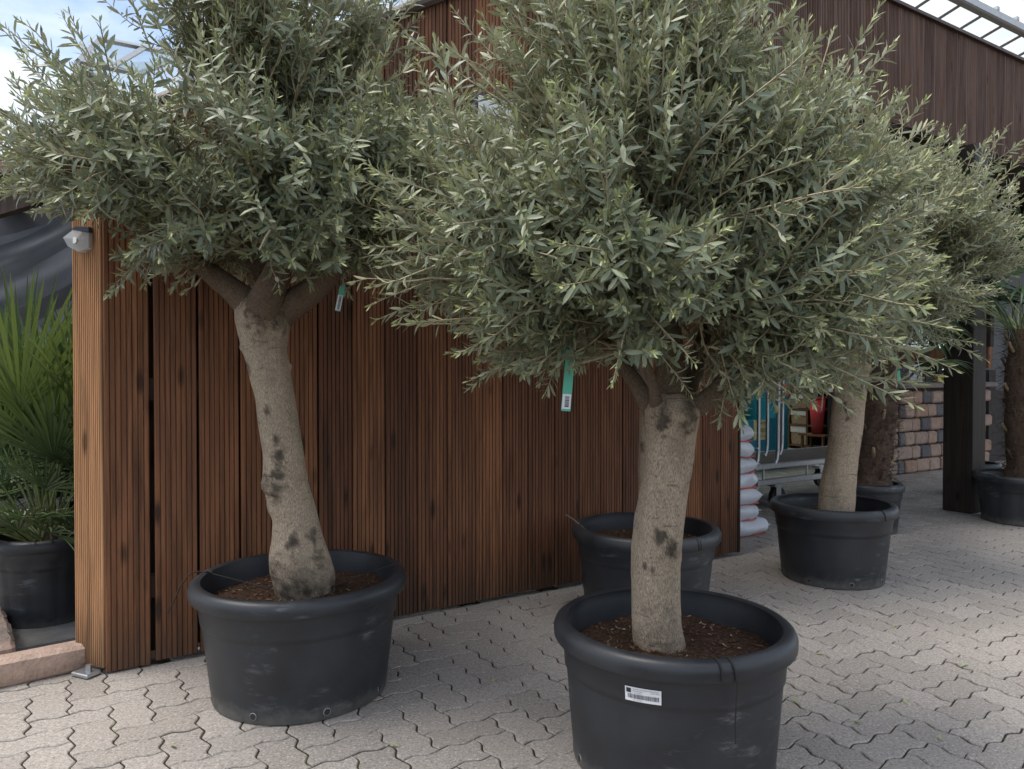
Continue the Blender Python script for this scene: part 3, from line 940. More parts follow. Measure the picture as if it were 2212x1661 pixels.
for a in (.1, .75, 1.45, 2.1):
    for b in (0, .8): bar('strut', tw(a, b, TZ - .13), tw(a, b, TZ - .02), .012)
for a0, a1, b0 in ((.03, .31, 0.0), (.77, 1.01, .5)):
    P_ = [tw(a0 - .04, b0, TZ + .02), tw(a0 - .01, b0, TZ + .07), tw(a0, b0, TZ + .15), tw(a0, b0, 1.32), tw(a0 + .04, b0, 1.39), tw((a0 + a1) / 2, b0, 1.41),
          tw(a1 - .04, b0, 1.39), tw(a1, b0, 1.32), tw(a1, b0, TZ + .15), tw(a1 - .01, b0, TZ + .07), tw(a1 - .04, b0, TZ + .02)]
    r = MB(); r.tube(P_, .0175, 10); r.build('push_handle', M['steel'], tro)
bar('brace', tw(.05, 0.0, TZ - .17), tw(-.10, 0.0, .12), .010)
for a, b in ((.42, .08), (2.0, .08), (.42, .72), (2.0, .72)):
    r = MB(); r.box(tw(a - .05, b, TZ - .20), (.12, .10, .03), FANG)
    r.box(tw(a - .04, b - .035, .185), (.07, .008, .14), FANG); r.box(tw(a - .04, b + .035, .185), (.07, .008, .14), FANG)
    fk = r.build('caster_fork', M['steel'], tro, False)
    r = MB(); ctr = tw(a - .02, b, .105); ey = np.append(FN, 0)
    r.tube([ctr - ey * .022, ctr + ey * .022], .103, 24); r.build('wheel', M['rubber'], fk, True, sharp=40)

# ================================================================== teal display box
tb = thing('display_box', 'teal cardboard display box with a yellow label behind the trolley', 'box', LW(6.5, 3.2))
bs, bn = 5.75, 3.1
def bw(a, b, z): return LW(bs + a, bn + b, z)
def panel_poly(name, poly, off, th, mat):
    """flat panel in the s-z plane"""
    P_ = np.array([bw(a, off, z) for a, z in poly]); Q_ = np.array([bw(a, off + th, z) for a, z in poly])
    mb = MB(); n = len(poly)
    mb.quadgrid(np.array([P_, Q_]), True, flip=True)
    # fan triangulation from a point that sees the whole outline
    for S_, up in ((P_, True), (Q_, False)):
        mb.disc(S_, up)
    return mb.build(name, M[mat], tb, False)
panel_poly('front_panel', [(0, 0), (.75, 0), (1.5, 0), (1.5, .72), (1.42, .72), (.75, .70), (.08, .72), (0, .72)], 0, .012, 'teal')
panel_poly('front_side', [(1.36, .715), (1.5, .715), (1.5, 1.55), (1.46, 1.55), (1.44, 1.0)], 0, .012, 'teal')
panel_poly('front_side', [(0, .715), (.14, .715), (.06, 1.0), (.04, 1.55), (0, 1.55)], 0, .012, 'teal')
for a in (0.006, 1.494):
    r = MB(); r.box(bw(a, .40, .775), (.012, .774, 1.55), FANG); r.build('side_panel', M['teal'], tb, False)
r = MB(); r.box(bw(.75, .794, .775), (1.5, .012, 1.55), FANG); r.build('back_panel', M['teal_dark'], tb, False)
r = MB(); r.box(bw(.75, .40, .45), (1.46, .77, .02), FANG); r.build('inner_shelf', M['teal_dark'], tb, False)
r = MB(); r.box(bw(1.27, -.02, 1.13), (.36, .04, .10), FANG, bevel=.006); r.box(bw(1.11, -.02, 1.05), (.05, .035, .07), FANG); r.box(bw(1.43, -.02, 1.05), (.05, .035, .07), FANG)
r.build('orange_holder', M['orange_plastic'], tb, False)
r = MB(); r.box(bw(.93, -.006, .555), (.30, .006, .27), FANG); lb = r.build('label', M['yellow'], tb, False)
fr = np.array([[FS[0], 0, FN[0]], [FS[1], 0, FN[1]], [0, 1, 0]])
def letters(parent, txt, size, at, rot, mat, name='lettering'):
    V, F = text_mesh(txt, size)
    mb = MB(); mb.add(V @ rot.T + at, F); return mb.build(name, M[mat], parent, False)
letters(lb, 'GARTEN', .05, bw(.95, -.013, .645), fr, 'ink')
letters(lb, 'nspä', .10, bw(.95, -.013, .56), fr, 'ink')
letters(lb, '1 x 5 kg', .045, bw(.95, -.013, .47), fr, 'ink')
# white sacks lying in the box
for k in range(3):
    c = bw(.3 + k * .45, .40, .54)
    t = tag(thing('bark_sack', 'pale sack lying in the teal display box', 'sack', (c[0], c[1], .46), 'sacks in the display box'))
    r = MB(); cushion(r, c, .42, .60, .16, FANG, bag_rng); r.build('film', M['bag'], t)
    r = MB(); r.box(c + np.array((0, 0, .072)), (.2, .3, .02), FANG); r.build('printed_patch', M['yellow'], t, False)

# ================================================================== shelf with baskets and a red bucket
sh = thing('shelf_unit', 'dark wooden shelf unit holding wicker baskets at the back of the shop', 'shelf', LW(9.8, 4.6))
SH_S, SH_N0 = 9.62, 3.62
def sw(a, b, z): return LW(SH_S + a, SH_N0 + b, z)     # a into the wall, b along
for b in (0, .92, 1.30, 1.95):
    r = MB(); r.box(sw(.2, b, 1.0), (.40, .035, 2.0), FANG); r.build('upright', M['shelf_wood'], sh, False)
for z in (.06, .42, .70, 1.0, 1.62, 1.99):
    r = MB(); r.box(sw(.2, .98, z), (.39, 1.93, .03), FANG); r.build('shelf_board', M['shelf_wood'], sh, False)
r = MB(); r.box(sw(.405, .98, 1.0), (.012, 1.96, 2.0), FANG); r.build('back_panel', M['beam'], sh, False)
def basket(c, L_, D_, H_, label, heart=True):
    t = thing('wicker_basket', label, 'basket', c, 'lined wicker baskets on the shelf')
    rows, cols = 10, 40
    G = []
    for i in range(rows + 1):
        f = i / rows
        k = .90 + .10 * f
        ring = []
        for j in range(cols):
            q = j / cols * 4; sd_ = int(q); u = q - sd_
            x, y = [(u * 2 - 1, -1), (1, u * 2 - 1), (1 - u * 2, 1), (-1, 1 - u * 2)][sd_]
            wv = 1 + .025 * (1 if (i + j) % 2 else -1)
            ring.append((x * L_ / 2 * k * wv, y * D_ / 2 * k * wv, f * H_))
        G.append(ring)
    G = np.array(G); cs, sn = math.cos(FANG + math.pi / 2), math.sin(FANG + math.pi / 2)
    rot = np.array([[cs, sn, 0], [-sn, cs, 0], [0, 0, 1]])
    r = MB(); r.quadgrid(G @ rot + np.asarray(c), True); r.disc(G[0] @ rot + np.asarray(c), False); r.build('body', M['wicker'], t, False)
    r = MB()
    lr = []
    for f, k in ((.66, 1.03), (.98, 1.03), (1.03, 1.0), (1.0, .93), (.5, .9)):
        lr.append([((p[0]) * k / .98, (p[1]) * k / .98, f * H_) for p in G[rows - 2]])
    r.quadgrid(np.array(lr) @ rot + np.asarray(c), True); r.build('lining', M['linen'], t)
    if heart:
        hp = [(0, -.5), (.5, .1), (.42, .42), (.18, .46), (0, .25), (-.18, .46), (-.42, .42), (-.5, .1)]
        P_ = np.array([np.asarray(c) + (np.array((a * .07, -D_ / 2 * 1.065, H_ * .84 + b * .07)) @ rot) for a, b in hp])
        r = MB(); r.disc(P_, True); r.disc(P_ + np.append(FS, 0) * .004, False); r.build('heart', M['ink'], t, False)
    return t
basket(sw(.19, 1.11, .722), .32, .34, .24, 'wicker basket with white lining, highest on the dark shelf')
basket(sw(.19, 1.11, .438), .32, .34, .23, 'wicker basket with white lining, middle one on the dark shelf')
basket(sw(.19, 1.11, .078), .32, .34, .32, 'tall wicker basket with a deep white lining, lowest on the dark shelf')
for k, z in enumerate((.078, .438, .718)):
    r = MB(); r.box(sw(.19, 1.63, z + .12), (.34, .46, .235), FANG, bevel=.006)
    cr = tag(r.build('wooden_crate', M['crate_wood'], smooth=False), ['brown wooden crate at the bottom of the dark shelf beside the baskets', 'brown wooden crate in the middle of the dark shelf beside the baskets', 'brown wooden crate high on the dark shelf beside the baskets'][k], 'crate')
for k in range(2):
    r = MB(); r.tube([sw(.1, .34 + .16 * k, 1.017), sw(.1, .34 + .16 * k, 1.017 + .07)], .04 + .02 * k, 14)
    tag(r.build('jar', M['lens'], smooth=True, sharp=40), ['small white jar on the dark shelf board', 'wider white jar on the dark shelf board'][k], 'jar')
rb = thing('flower_bucket', 'tall tapered red plastic bucket in front of the dark shelf', 'bucket', sw(-.16, .60, 0.27))
c = sw(-.16, .60, 0.30)
r = MB(); r.lathe([(0, .0), (.085, .0), (.135, .62), (.125, .62), (.08, .02)], c, 28); r.build('body', M['red_plastic'], rb)
r = MB(); r.lathe([(.130, .60), (.150, .60), (.150, .635), (.126, .635)], c, 28); r.build('rim', M['red_plastic'], rb, True, sharp=40)
st = thing('wooden_stool', 'low dark wooden stool under the red bucket', 'stool', sw(-.16, .60, 0))
r = MB(); r.box(sw(-.16, .60, .285), (.32, .5, .03), FANG); r.build('seat', M['shelf_wood'], st, False)
for a in (-.28, -.04):
    for b in (.40, .80):
        r = MB(); r.box(sw(a, b, .135), (.035, .035, .27), FANG); r.build('leg', M['shelf_wood'], st, False)

# ================================================================== glasshouse roof over the canopy (right)
gr = thing('glasshouse_roof', 'sloping glass roof with grey bars above the dark fascia', 'glass roof', LW(8.0, 2.5))
def gp(s, f): return LW(s, 1.5 + 2.6 * f, 6.2 - 0.62 * f)
S_ = [2.6 + .55 * k for k in range(26)]
for k in range(len(S_) - 1):
    r = MB(); r.quadgrid(np.array([[gp(S_[k] + .02, 0), gp(S_[k + 1] - .02, 0)], [gp(S_[k] + .02, 1), gp(S_[k + 1] - .02, 1)]])); r.build('glass_pane', M['glass'], gr, False)
for q in S_:
    r = MB(); r.tube([gp(q, 0) - np.array((0, 0, .02)), gp(q, 1) - np.array((0, 0, .02))], .026, 4); r.build('rafter', M['alu'], gr, False)
    r = MB(); r.box(gp(q + .27, -.01) + np.array((0, 0, .10)), (.07, .05, .05), FANG); r.build('clip', M['alu'], gr, False)
r = MB(); r.box((gp(S_[0], 0) + gp(S_[-1], 0)) / 2 + np.array((0, 0, .02)), (14.2, .12, .13), FANG, bevel=.02); r.build('gutter', M['alu'], gr, False)
r = MB(); r.box((gp(S_[0], 1) + gp(S_[-1], 1)) / 2, (14.2, .08, .10), FANG); r.build('purlin', M['alu'], gr, False)
for q in (3.7, 6.4, 7.5, 10.25, 13.0):
    r = MB(); r.tube([gp(q, .35) - np.array((0, 0, .03)), LW(q, 2.41, 4.04)], .035, 6); r.build('roof_stay', M['alu'], gr, False)
# zinc post and pipes rising behind the sloping wall
zp = thing('steel_frame', 'grey galvanised post and pipes rising behind the sloping wall top', 'steel frame', LW(.18, .9))
pz = LW(.505, .85)
r = MB(); r.box((pz[0], pz[1], 2.9), (.13, .13, 5.8), FANG, bevel=.006); r.build('post', M['steel'], zp, False)
r = MB(); r.tube([W(600, -30, 4.5), W(760, 10, 4.75), W(930, 55, 5.1)], .05, 8); r.build('gutter_pipe', M['alu'], zp)
for u in (800, 690):
    r = MB(); r.tube([W(u, 15 if u > 700 else -12, 4.75), W(u - 105, 195, 5.0)], .022, 6); r.build('stay', M['alu'], zp)
r = MB(); r.tube([W(420, 190, 4.9), W(640, 205, 5.0), W(760, 215, 5.1)], .03, 6); r.build('rail', M['alu'], zp)

# ================================================================== glasshouse on the left, beyond the wall
gh = thing('glasshouse', 'small aluminium glasshouse with a raised roof vent beyond the wall', 'glasshouse', (-4.6, 9.2, 0))
GD = 8.0
def gx(u, v, d=GD): return W(u, v, d)
def pane(pts, name='glass_pane'):
    P_ = np.array(pts); r = MB(); r.quadgrid(np.array([[P_[0], P_[1]], [P_[3], P_[2]]])); return r.build(name, M['glass'], gh, False)
def gbar(p, q, rad=.022, name='bar'):
    r = MB(); r.tube([p, q], rad, 4); return r.build(name, M['alu'], gh, False)
A_ = gx(216, 84, 8.6); B_ = gx(169, 132, 7.9); C_ = gx(300, 160, 9.0); D_ = gx(395, 120, 9.9)
E1 = gx(139, 300, 7.9); E2 = gx(139, 560, 7.9)
pane([A_, D_, C_, B_], 'roof_vent')
for p, q in ((A_, B_), (A_, D_), (B_, C_), (C_, D_), ((A_ + D_) / 2, (B_ + C_) / 2)): gbar(p, q, .035)
B2 = gx(170, 140, 7.95); C2 = gx(270, 270, 9.2); D2 = gx(430, 262, 10.2); A2 = gx(402, 128, 9.95)
pane([B2, A2, D2, C2]); gbar(B2, C2, .06, 'rafter'); gbar(A2, D2, .05, 'rafter')
low = []
for k, (u0, u1) in enumerate(((163, 135), (172, 147), (184, 167), (197, 187))):
    p, q = gx(u0, 142 + 5 * k, 7.9 + .2 * k), gx(u1, 470, 7.9 + .2 * k)
    q = np.array((q[0], q[1], 0.0)); gbar(p, q, .03, 'post'); low.append((p, q))
for k in range(3): pane([low[k][0], low[k + 1][0], low[k + 1][1], low[k][1]])
gbar(gx(152, 176, 7.6), gx(133, 172, 7.4), .02); 
F1, F2, F3, F4 = gx(40, 273, 6.6), gx(165, 291, 7.2), gx(150, 325, 6.9), gx(25, 309, 6.3)
pane([F1, F2, F3, F4], 'low_vent')
for p, q in ((F1, F2), (F2, F3), (F3, F4), (F4, F1)): gbar(p, q, .03)

# lean-to frame with dark shade cloth, left of the wall
lt = thing('lean_to', 'brown timber lean-to roof with charcoal shade cloth hanging beneath, left of the wall', 'lean-to', W(60, 900, 5.6) * np.array((1, 1, 0)))
def slab(name, p, q, hgt, th, mat):
    p, q = np.asarray(p), np.asarray(q); d = q - p; nrm = np.array((-d[1], d[0], 0)); nrm /= np.linalg.norm(nrm)
    up = np.array((0, 0, hgt))
    c8 = [p, q, q + up, p + up]; r = MB()
    G = np.array([[*c8], [k + nrm * th for k in c8]])
    r.quadgrid(G, True); r.add(G[0], [(0, 2, 1), (0, 3, 2)]); r.add(G[1], [(0, 1, 2), (0, 2, 3)])
    return r.build(name, M[mat], lt, False)
slab('roof_edge', W(-120, 398, 5.4), W(222, 322, 4.6), .075, .10, 'fence_upper')
slab('under_board', W(-120, 500, 5.6), W(222, 395, 4.8), .42, .06, 'beam')
q0, q1 = W(-120, 380, 5.45), W(222, 306, 4.65)
r = MB(); r.quadgrid(np.array([[q0, q1], [q0 + np.array((-.9, 1.9, .15)), q1 + np.array((-.9, 1.9, .15))]])); r.build('roof_sheet', M['beam'], lt, False)
r = MB(); r.tube([W(212, 318, 4.55), W(212, 318, 4.55) * np.array((1, 1, 0))], .05, 4); r.build('post', M['fence_upper'], lt, False)
trng = np.random.default_rng(8)
for j, (u0, v0, u1, v1, drop, dep) in enumerate(((-150, 560, 235, 405, .20, 5.0), (-150, 640, 235, 470, .28, 4.95), (-150, 760, 240, 590, .40, 4.9), (-150, 520, 235, 420, .95, 5.35))):
    G = []
    for i in range(9):
        row = []
        for k in range(22):
            f = k / 21
            p = W(u0 + (u1 - u0) * f, v0 + (v1 - v0) * f, dep - .25 * f)
            p = p + np.array((0, .006 * math.sin(i * .8 + j) + .012 * mnoise.noise(Vector((f * 4, i * .4, j * 3.0))), -drop * i / 8 - .10 * math.sin(f * math.pi) * (1 - i / 16)))
            row.append(p)
        G.append(row)
    r = MB(); r.quadgrid(np.array(G)); r.build('shade_cloth', M['tarp'], lt)
r = MB(); r.quadgrid(np.array([[W(-260, 1150, 7.2), W(330, 1150, 7.2)], [W(-260, 385, 7.2), W(330, 318, 7.2)]])); r.build('rear_dark_sheet', M['tarp'], lt, False)  # dark plane added behind the cloth, standing in for the shaded depth there

# lamps
lamp = thing('solar_lamp', 'clear plastic solar lamp with a dark panel on the end board', 'lamp', W(175, 545, 3.3))
def prism(name, pts, off, mat, parent):
    P_ = np.array(pts); Q_ = P_ + off; r = MB()
    r.quadgrid(np.array([P_, Q_]), True); r.disc(P_, False); r.disc(Q_, True)
    return r.build(name, M[mat], parent, False)
dl = 3.31
fwd = np.array((-.39, -.92, 0))
prism('body', [W(175, 520, dl), W(185, 538, dl), W(206, 550, dl), W(229, 542, dl), W(229, 510, dl), W(196, 504, dl)], fwd * .085, 'clear', lamp)
prism('reflector', [W(194, 518, dl), W(200, 536, dl), W(214, 543, dl), W(226, 534, dl), W(224, 512, dl)], fwd * .045, 'lens', lamp)
prism('solar_panel', [W(194, 503, dl), W(231, 509, dl), W(231, 498, dl), W(204, 497, dl)], fwd * .09, 'lamp_dark', lamp)
r = MB(); r.tube([W(200, 526, dl) + fwd * .03, W(200, 526, dl) + fwd * .088], .014, 14); r.build('bulb', M['lens'], lamp, True, sharp=40)
fl = thing('floodlight', 'pale floodlight in a dark housing on the boards between two olive crowns', 'floodlight', LW(.53, -.1, 2.7))
fc = LW(.56, -.12, 2.74)
r = MB(); r.box(fc, (.30, .10, .22), FANG, bevel=.02); r.build('housing', M['lamp_dark'], fl, False)
r = MB(); r.box(fc + np.append(FN, 0) * -.052 + np.array((0, 0, .0)), (.25, .012, .17), FANG, bevel=.004); r.build('lens', M['lens'], fl, False)
r = MB(); r.box(LW(.56, -.03, 2.66), (.06, .07, .14), FANG); r.build('bracket', M['lamp_dark'], fl, False)

# ================================================================== edging stones on the left
ed = [LW(-1.545, .012), ]
cang = math.atan2(.20, .25)
cd = np.array((math.cos(cang), math.sin(cang))); cn = np.array((-cd[1], cd[0]))
k1 = np.array((-1.885, 3.283))
lab = 'long pink sandstone kerb block lying at the foot of the end board'
def kerb(c, size, ang, label, group=None, seed=1):
    me_o = rock('kerb_block', None, M['sandstone'], (c[0], c[1], size[2] / 2 - .002), size, ang, .010, seed)
    return tag(me_o, label, 'kerb block', group)
c = k1 - cd * .32 + cn * .05
kerb(c, (.63, .105, .122), cang, lab)
na = math.atan2(.361, -.284); nd = np.array((math.cos(na), math.sin(na)))
base = np.array((-2.15, 3.226)) + nd * .02
side = np.array((-nd[1], nd[0]))
for k in range(6):
    c = base + nd * (.03 + .135 * k + .09) + side * .155
    kerb(c, (.128, .29, .118), na, ['pink sandstone block butted against the long kerb block', 'pink sandstone block second behind the long kerb block', 'pink sandstone block third behind the long kerb block', 'pink sandstone block fourth behind the long kerb block', 'pink sandstone block fifth behind the long kerb block', 'pink sandstone block last in the row beside the black palm pot'][k], 'pink edging blocks', 7 + k * 2.3)
r = MB(); r.box((-2.62, 4.30, .006), (1.15, 1.6, .02), cang); structure(r.build('slab', M['concrete'], smooth=False))

# ================================================================== pots
chrng = np.random.default_rng(21)
def chips(mb, c, rad, zfun, count, size, rng):
    for k in range(count):
        a, q = rng.uniform(0, 6.283), rad * math.sqrt(rng.uniform(.02, 1))
        x, y = c[0] + q * math.cos(a), c[1] + q * math.sin(a)
        L_ = size * rng.uniform(.4, 1.6); w = L_ * rng.uniform(.15, .5); t = L_ * .12
        yaw, tl = rng.uniform(0, 6.283), rng.normal(0, .35)
        d = np.array((math.cos(yaw) * math.cos(tl), math.sin(yaw) * math.cos(tl), math.sin(tl)))
        sd = np.array((-math.sin(yaw), math.cos(yaw), rng.normal(0, .3)))
        p = np.array((x, y, zfun(x, y) + .004))
        up = np.cross(d, sd) * t
        V = [p - d * L_ / 2 - sd * w * .3, p + d * L_ / 2 - sd * w * .5, p + d * L_ / 2 * .9 + sd * w * .5, p - d * L_ / 2 + sd * w * .4]
        V = np.array(V + [v + up for v in V])
        F = [(4, 5, 6), (4, 6, 7), (0, 1, 5), (0, 5, 4), (1, 2, 6), (1, 6, 5), (2, 3, 7), (2, 7, 6), (3, 0, 4), (3, 4, 7)]
        mb.add(V, F, 0, (0, rng.beta(2.2, 2.2) if rng.random() > .05 else 1.0, 0, 1))
def big_pot(x, y, Ro, hr, label, group, rb=.81, soil_z=None, seed=0, ribs=False, rim_h=.062, holes=True, chip_n=850):
    t = thing('plant_pot', label, 'plant pot', (x, y, 0), group)
    c = np.array((x, y, 0.0))
    Rb = Ro * rb; Rt = Ro * .915
    step = hr * .66
    def wob(G):
        th = np.arctan2(G[:, :, 1], G[:, :, 0])
        k = 1 + .006 * np.sin(2 * th + seed) + .003 * np.sin(5 * th + seed * 2)
        if ribs:
            k = k + np.where((G[:, :, 2] < hr * .78) & (G[:, :, 2] > hr * .08), -.02 * (np.sin(th * 12 + seed) > .45), 0)
        G = G.copy(); G[:, :, 0] *= k; G[:, :, 1] *= k
        return G
    zt = hr - rim_h
    rz = lambda z: Rb + (Rt - Rb) * (z / zt)
    prof = [(0.0, .012), (Rb - .03, .010), (Rb - .012, 0.0), (Rb, .004), (rz(.02) + .002, .02), (rz(.03), .03)]
    for z in np.linspace(.06, step - .01, 8): prof.append((rz(z), z))
    prof += [(rz(step), step), (rz(step) + .006, step + .006), (rz(step) + .007, step + .02), (rz(zt - .05) + .005, zt - .05), (rz(zt - .035) + .009, zt - .03), (rz(zt) + .008, zt + .012)]
    r = MB(); r.lathe(prof, c, 72, wob=wob); r.build('body', M['pot'], t, True, sharp=50)
    soil_z = soil_z or hr - .095
    Ri = Ro * .895
    rp = [(Rt + .002, zt + .014), (Ro - .020, zt), (Ro - .004, zt - .002), (Ro, zt + .006), (Ro + .001, hr - .028), (Ro - .006, hr - .012), (Ro - .018, hr - .002), (Ro - .032, hr), (Ro - .046, hr - .004),
          (Ri - .002, hr - .016), (Ri - .006, hr - .035), (Ri - .012, soil_z), (Ri - .02, soil_z - .05)]
    r = MB(); r.lathe(rp, c, 80, wob=wob); r.build('rim', M['pot'], t, True, sharp=60)
    def zf(px, py):
        return soil_z + .014 * mnoise.noise(Vector((px * 7, py * 7, seed))) + .006 * mnoise.noise(Vector((px * 28, py * 28, seed))) - .012 * (np.hypot(px - x, py - y) / Ri) ** 2
    rings = []
    for i in range(26):
        q = (Ri - .008) * i / 25
        rings.append([(x + q * math.cos(a), y + q * math.sin(a), 0) for a in np.arange(60) * 2 * math.pi / 60])
    G = np.array(rings)
    for i in range(G.shape[0]):
        for j in range(G.shape[1]): G[i, j, 2] = zf(G[i, j, 0], G[i, j, 1])
    r = MB(); r.quadgrid(G, True); so = r.build('soil', M['soil'], t)
    if chip_n:
        r = MB(); chips(r, (x, y), Ri - .03, zf, chip_n, .0105, chrng); stuff(r.build('mulch', M['chip'], so, False, True))
    if holes:
        for k in range(8):
            a = k * math.pi / 4 + .33 + seed
            d = np.array((math.cos(a), math.sin(a), 0))
            p = c + d * (rz(.035) + .0005) + np.array((0, 0, .035))
            r = MB(); sd = np.array((-d[1], d[0], 0))
            ring = [p + (sd * math.cos(q) + np.array((0, 0, 1)) * math.sin(q)) * .0125 for q in np.linspace(0, 2 * math.pi, 15)]
            r.tube(ring, .0024, 5, cap=False, mat=0)
            r.disc(np.array(ring[:-1]) + d * .0022, True, 1)
            r.build('drain_hole', [M['concrete'], M['rubber']], t, False)
    return t, zf
def strand(parent, name, pts, rad=.0022, mat='cord', jit=0.0, seed=0):
    P_ = np.array(pts)
    # smooth resample
    tt = np.linspace(0, len(P_) - 1, (len(P_) - 1) * 5 + 1)
    Q = np.stack([np.interp(tt, np.arange(len(P_)), P_[:, k]) for k in range(3)], 1)
    for _ in range(3): Q[1:-1] = (Q[:-2] + Q[2:] + 2 * Q[1:-1]) / 4
    r = MB(); r.tube(Q, rad, 5); return r.build(name, M[mat], parent)

OG = 'large round black pots of the olive trees'
pL, zL = big_pot(-.886, 3.10, .435, .488, 'big scuffed black pot of the olive tree with the leaning, knobbly trunk', OG, .80, .405, 1.0)
pA, zA = big_pot(.554, 2.55, .405, .477, 'big black pot with a white barcode sticker', OG, .83, .385, 2.3)
pM, zM = big_pot(.739, 4.09, .405, .485, 'big black pot close to the boards, behind the pot with the sticker', OG, .81, .40, 3.1)
pF, zF = big_pot(2.083, 4.80, .386, .491, 'big black pot in front of the shop entrance, beyond the end of the boards', OG, .80, .40, .4)

k0 = WZ(449, 1237, .485)
strand(pL, 'tie_string', [k0, WZ(528, 1257, .45), WZ(606, 1280, .415), WZ(653, 1290, .408), WZ(690, 1282, .412), WZ(740, 1258, .45), WZ(800, 1236, .478), WZ(856, 1217, .488)], .0026)
strand(pL, 'tie_end', [k0, k0 + np.array((-.06, -.02, .012)), WZ(405, 1255, .47) + np.array((-.03, 0, -.02)), W(380, 1290, 3.02), W(362, 1325, 3.02)], .0030)
r = MB(); r.tube([k0 + np.array((-.02, 0, 0)), k0 + np.array((0, .003, .008)), k0 + np.array((.02, 0, .0))], [.005, .009, .005], 7); r.build('knot', M['cord'], pL)
def over_rim(pot, x, y, Ro, hr, ang, drop_out, drop_in=.05, name='tie_loop', sway=0.0):
    d = np.array((math.cos(ang), math.sin(ang), 0)); s_ = np.array((-d[1], d[0], 0)); c = np.array((x, y, 0))
    pts = [c + d * (Ro - .055) + np.array((0, 0, hr - drop_in)), c + d * (Ro - .045) + np.array((0, 0, hr + .001)), c + d * (Ro - .02) + np.array((0, 0, hr + .003)) + s_ * .004,
           c + d * (Ro + .004) + np.array((0, 0, hr - .02)) + s_ * .008, c + d * (Ro + .004) + np.array((0, 0, hr - .06)) + s_ * (.01 + sway)]
    if drop_out > .07: pts += [c + d * (Ro - .012) + np.array((0, 0, hr - drop_out * .7)) + s_ * (.012 + sway), c + d * (Ro - .016) + np.array((0, 0, hr - drop_out)) + s_ * (.012 + sway * 1.6)]
    return strand(pot, name, pts, .0028)
aA = math.atan2(WZ(1590, 1450, .477)[1] - 2.55, WZ(1590, 1450, .477)[0] - .554)
over_rim(pA, .554, 2.55, .405, .477, aA - .05, .06)
over_rim(pA, .554, 2.55, .405, .477, aA + .05, .25, sway=.006)
over_rim(pM, .739, 4.09, .405, .485, -1.02, .06); over_rim(pM, .739, 4.09, .405, .485, -1.06, .06)
over_rim(pF, 2.083, 4.80, .386, .491, -1.15, .06)
strand(pM, 'tie_end', [np.array((.739 - .28, 4.09 + .05, .40)), np.array((.739 - .385, 4.09 + .03, .50)), np.array((.739 - .44, 4.09 + .02, .535))], .006, 'limb')

# sticker on the front pot
sa = math.atan2(W(1381, 1496, 2.18)[1] - 2.55, W(1381, 1496, 2.18)[0] - .554)
def on_pot(a, z, off): 
    Rb, Rt, zt = .405 * .83, .405 * .915, .477 - .062
    q = Rb + (Rt - Rb) * z / zt + .0065 + off
    return np.array((.554 + q * math.cos(a), 2.55 + q * math.sin(a), z))
slope = .001
def sticker_grid(a0, a1, z0, z1, off, n=10):
    return np.array([[on_pot(sa + a, z + slope * (a / .15), off) for a in np.linspace(a0, a1, n)] for z in (z0, z1)])
SZ = .352
r = MB(); r.quadgrid(sticker_grid(-.150, .150, SZ - .022, SZ + .022, .0015)); stk = r.build('sticker', M['paper'], pA, False)
r = MB(); q = -.125
brn = random.Random(2)
while q < .135:
    w = brn.choice((.0025, .004, .006)); r.quadgrid(sticker_grid(q, q + w, SZ - .013, SZ + .001, .0023, 2)); q += w + brn.choice((.0025, .004, .005))
r.quadgrid(sticker_grid(-.138, -.098, SZ + .004, SZ + .018, .0023, 3)); r.build('barcode', M['ink'], stk, False)
def pot_text(txt, size, a, z):
    V, F = text_mesh(txt, size)
    P_ = np.array([on_pot(sa + a + v[0] / .36, z + v[1] + slope * (a + v[0] / .36) / .15, .0023) for v in V])
    r = MB(); r.add(P_, F); r.build('lettering', M['ink'], stk, False)
pot_text('Passaporto Fitosanitario / Plant Passport', .0046, .025, SZ + .0165)
pot_text('OLEA EUROPAEA', .0042, -.045, SZ + .0105)
pot_text('IT-08-10-00418', .0040, .10, SZ + .0105)
pot_text('B  15-00-05-83018', .0036, -.045, SZ + .0050)
pot_text('OLEA EUROPAEA', .0036, -.045, SZ - .0175)

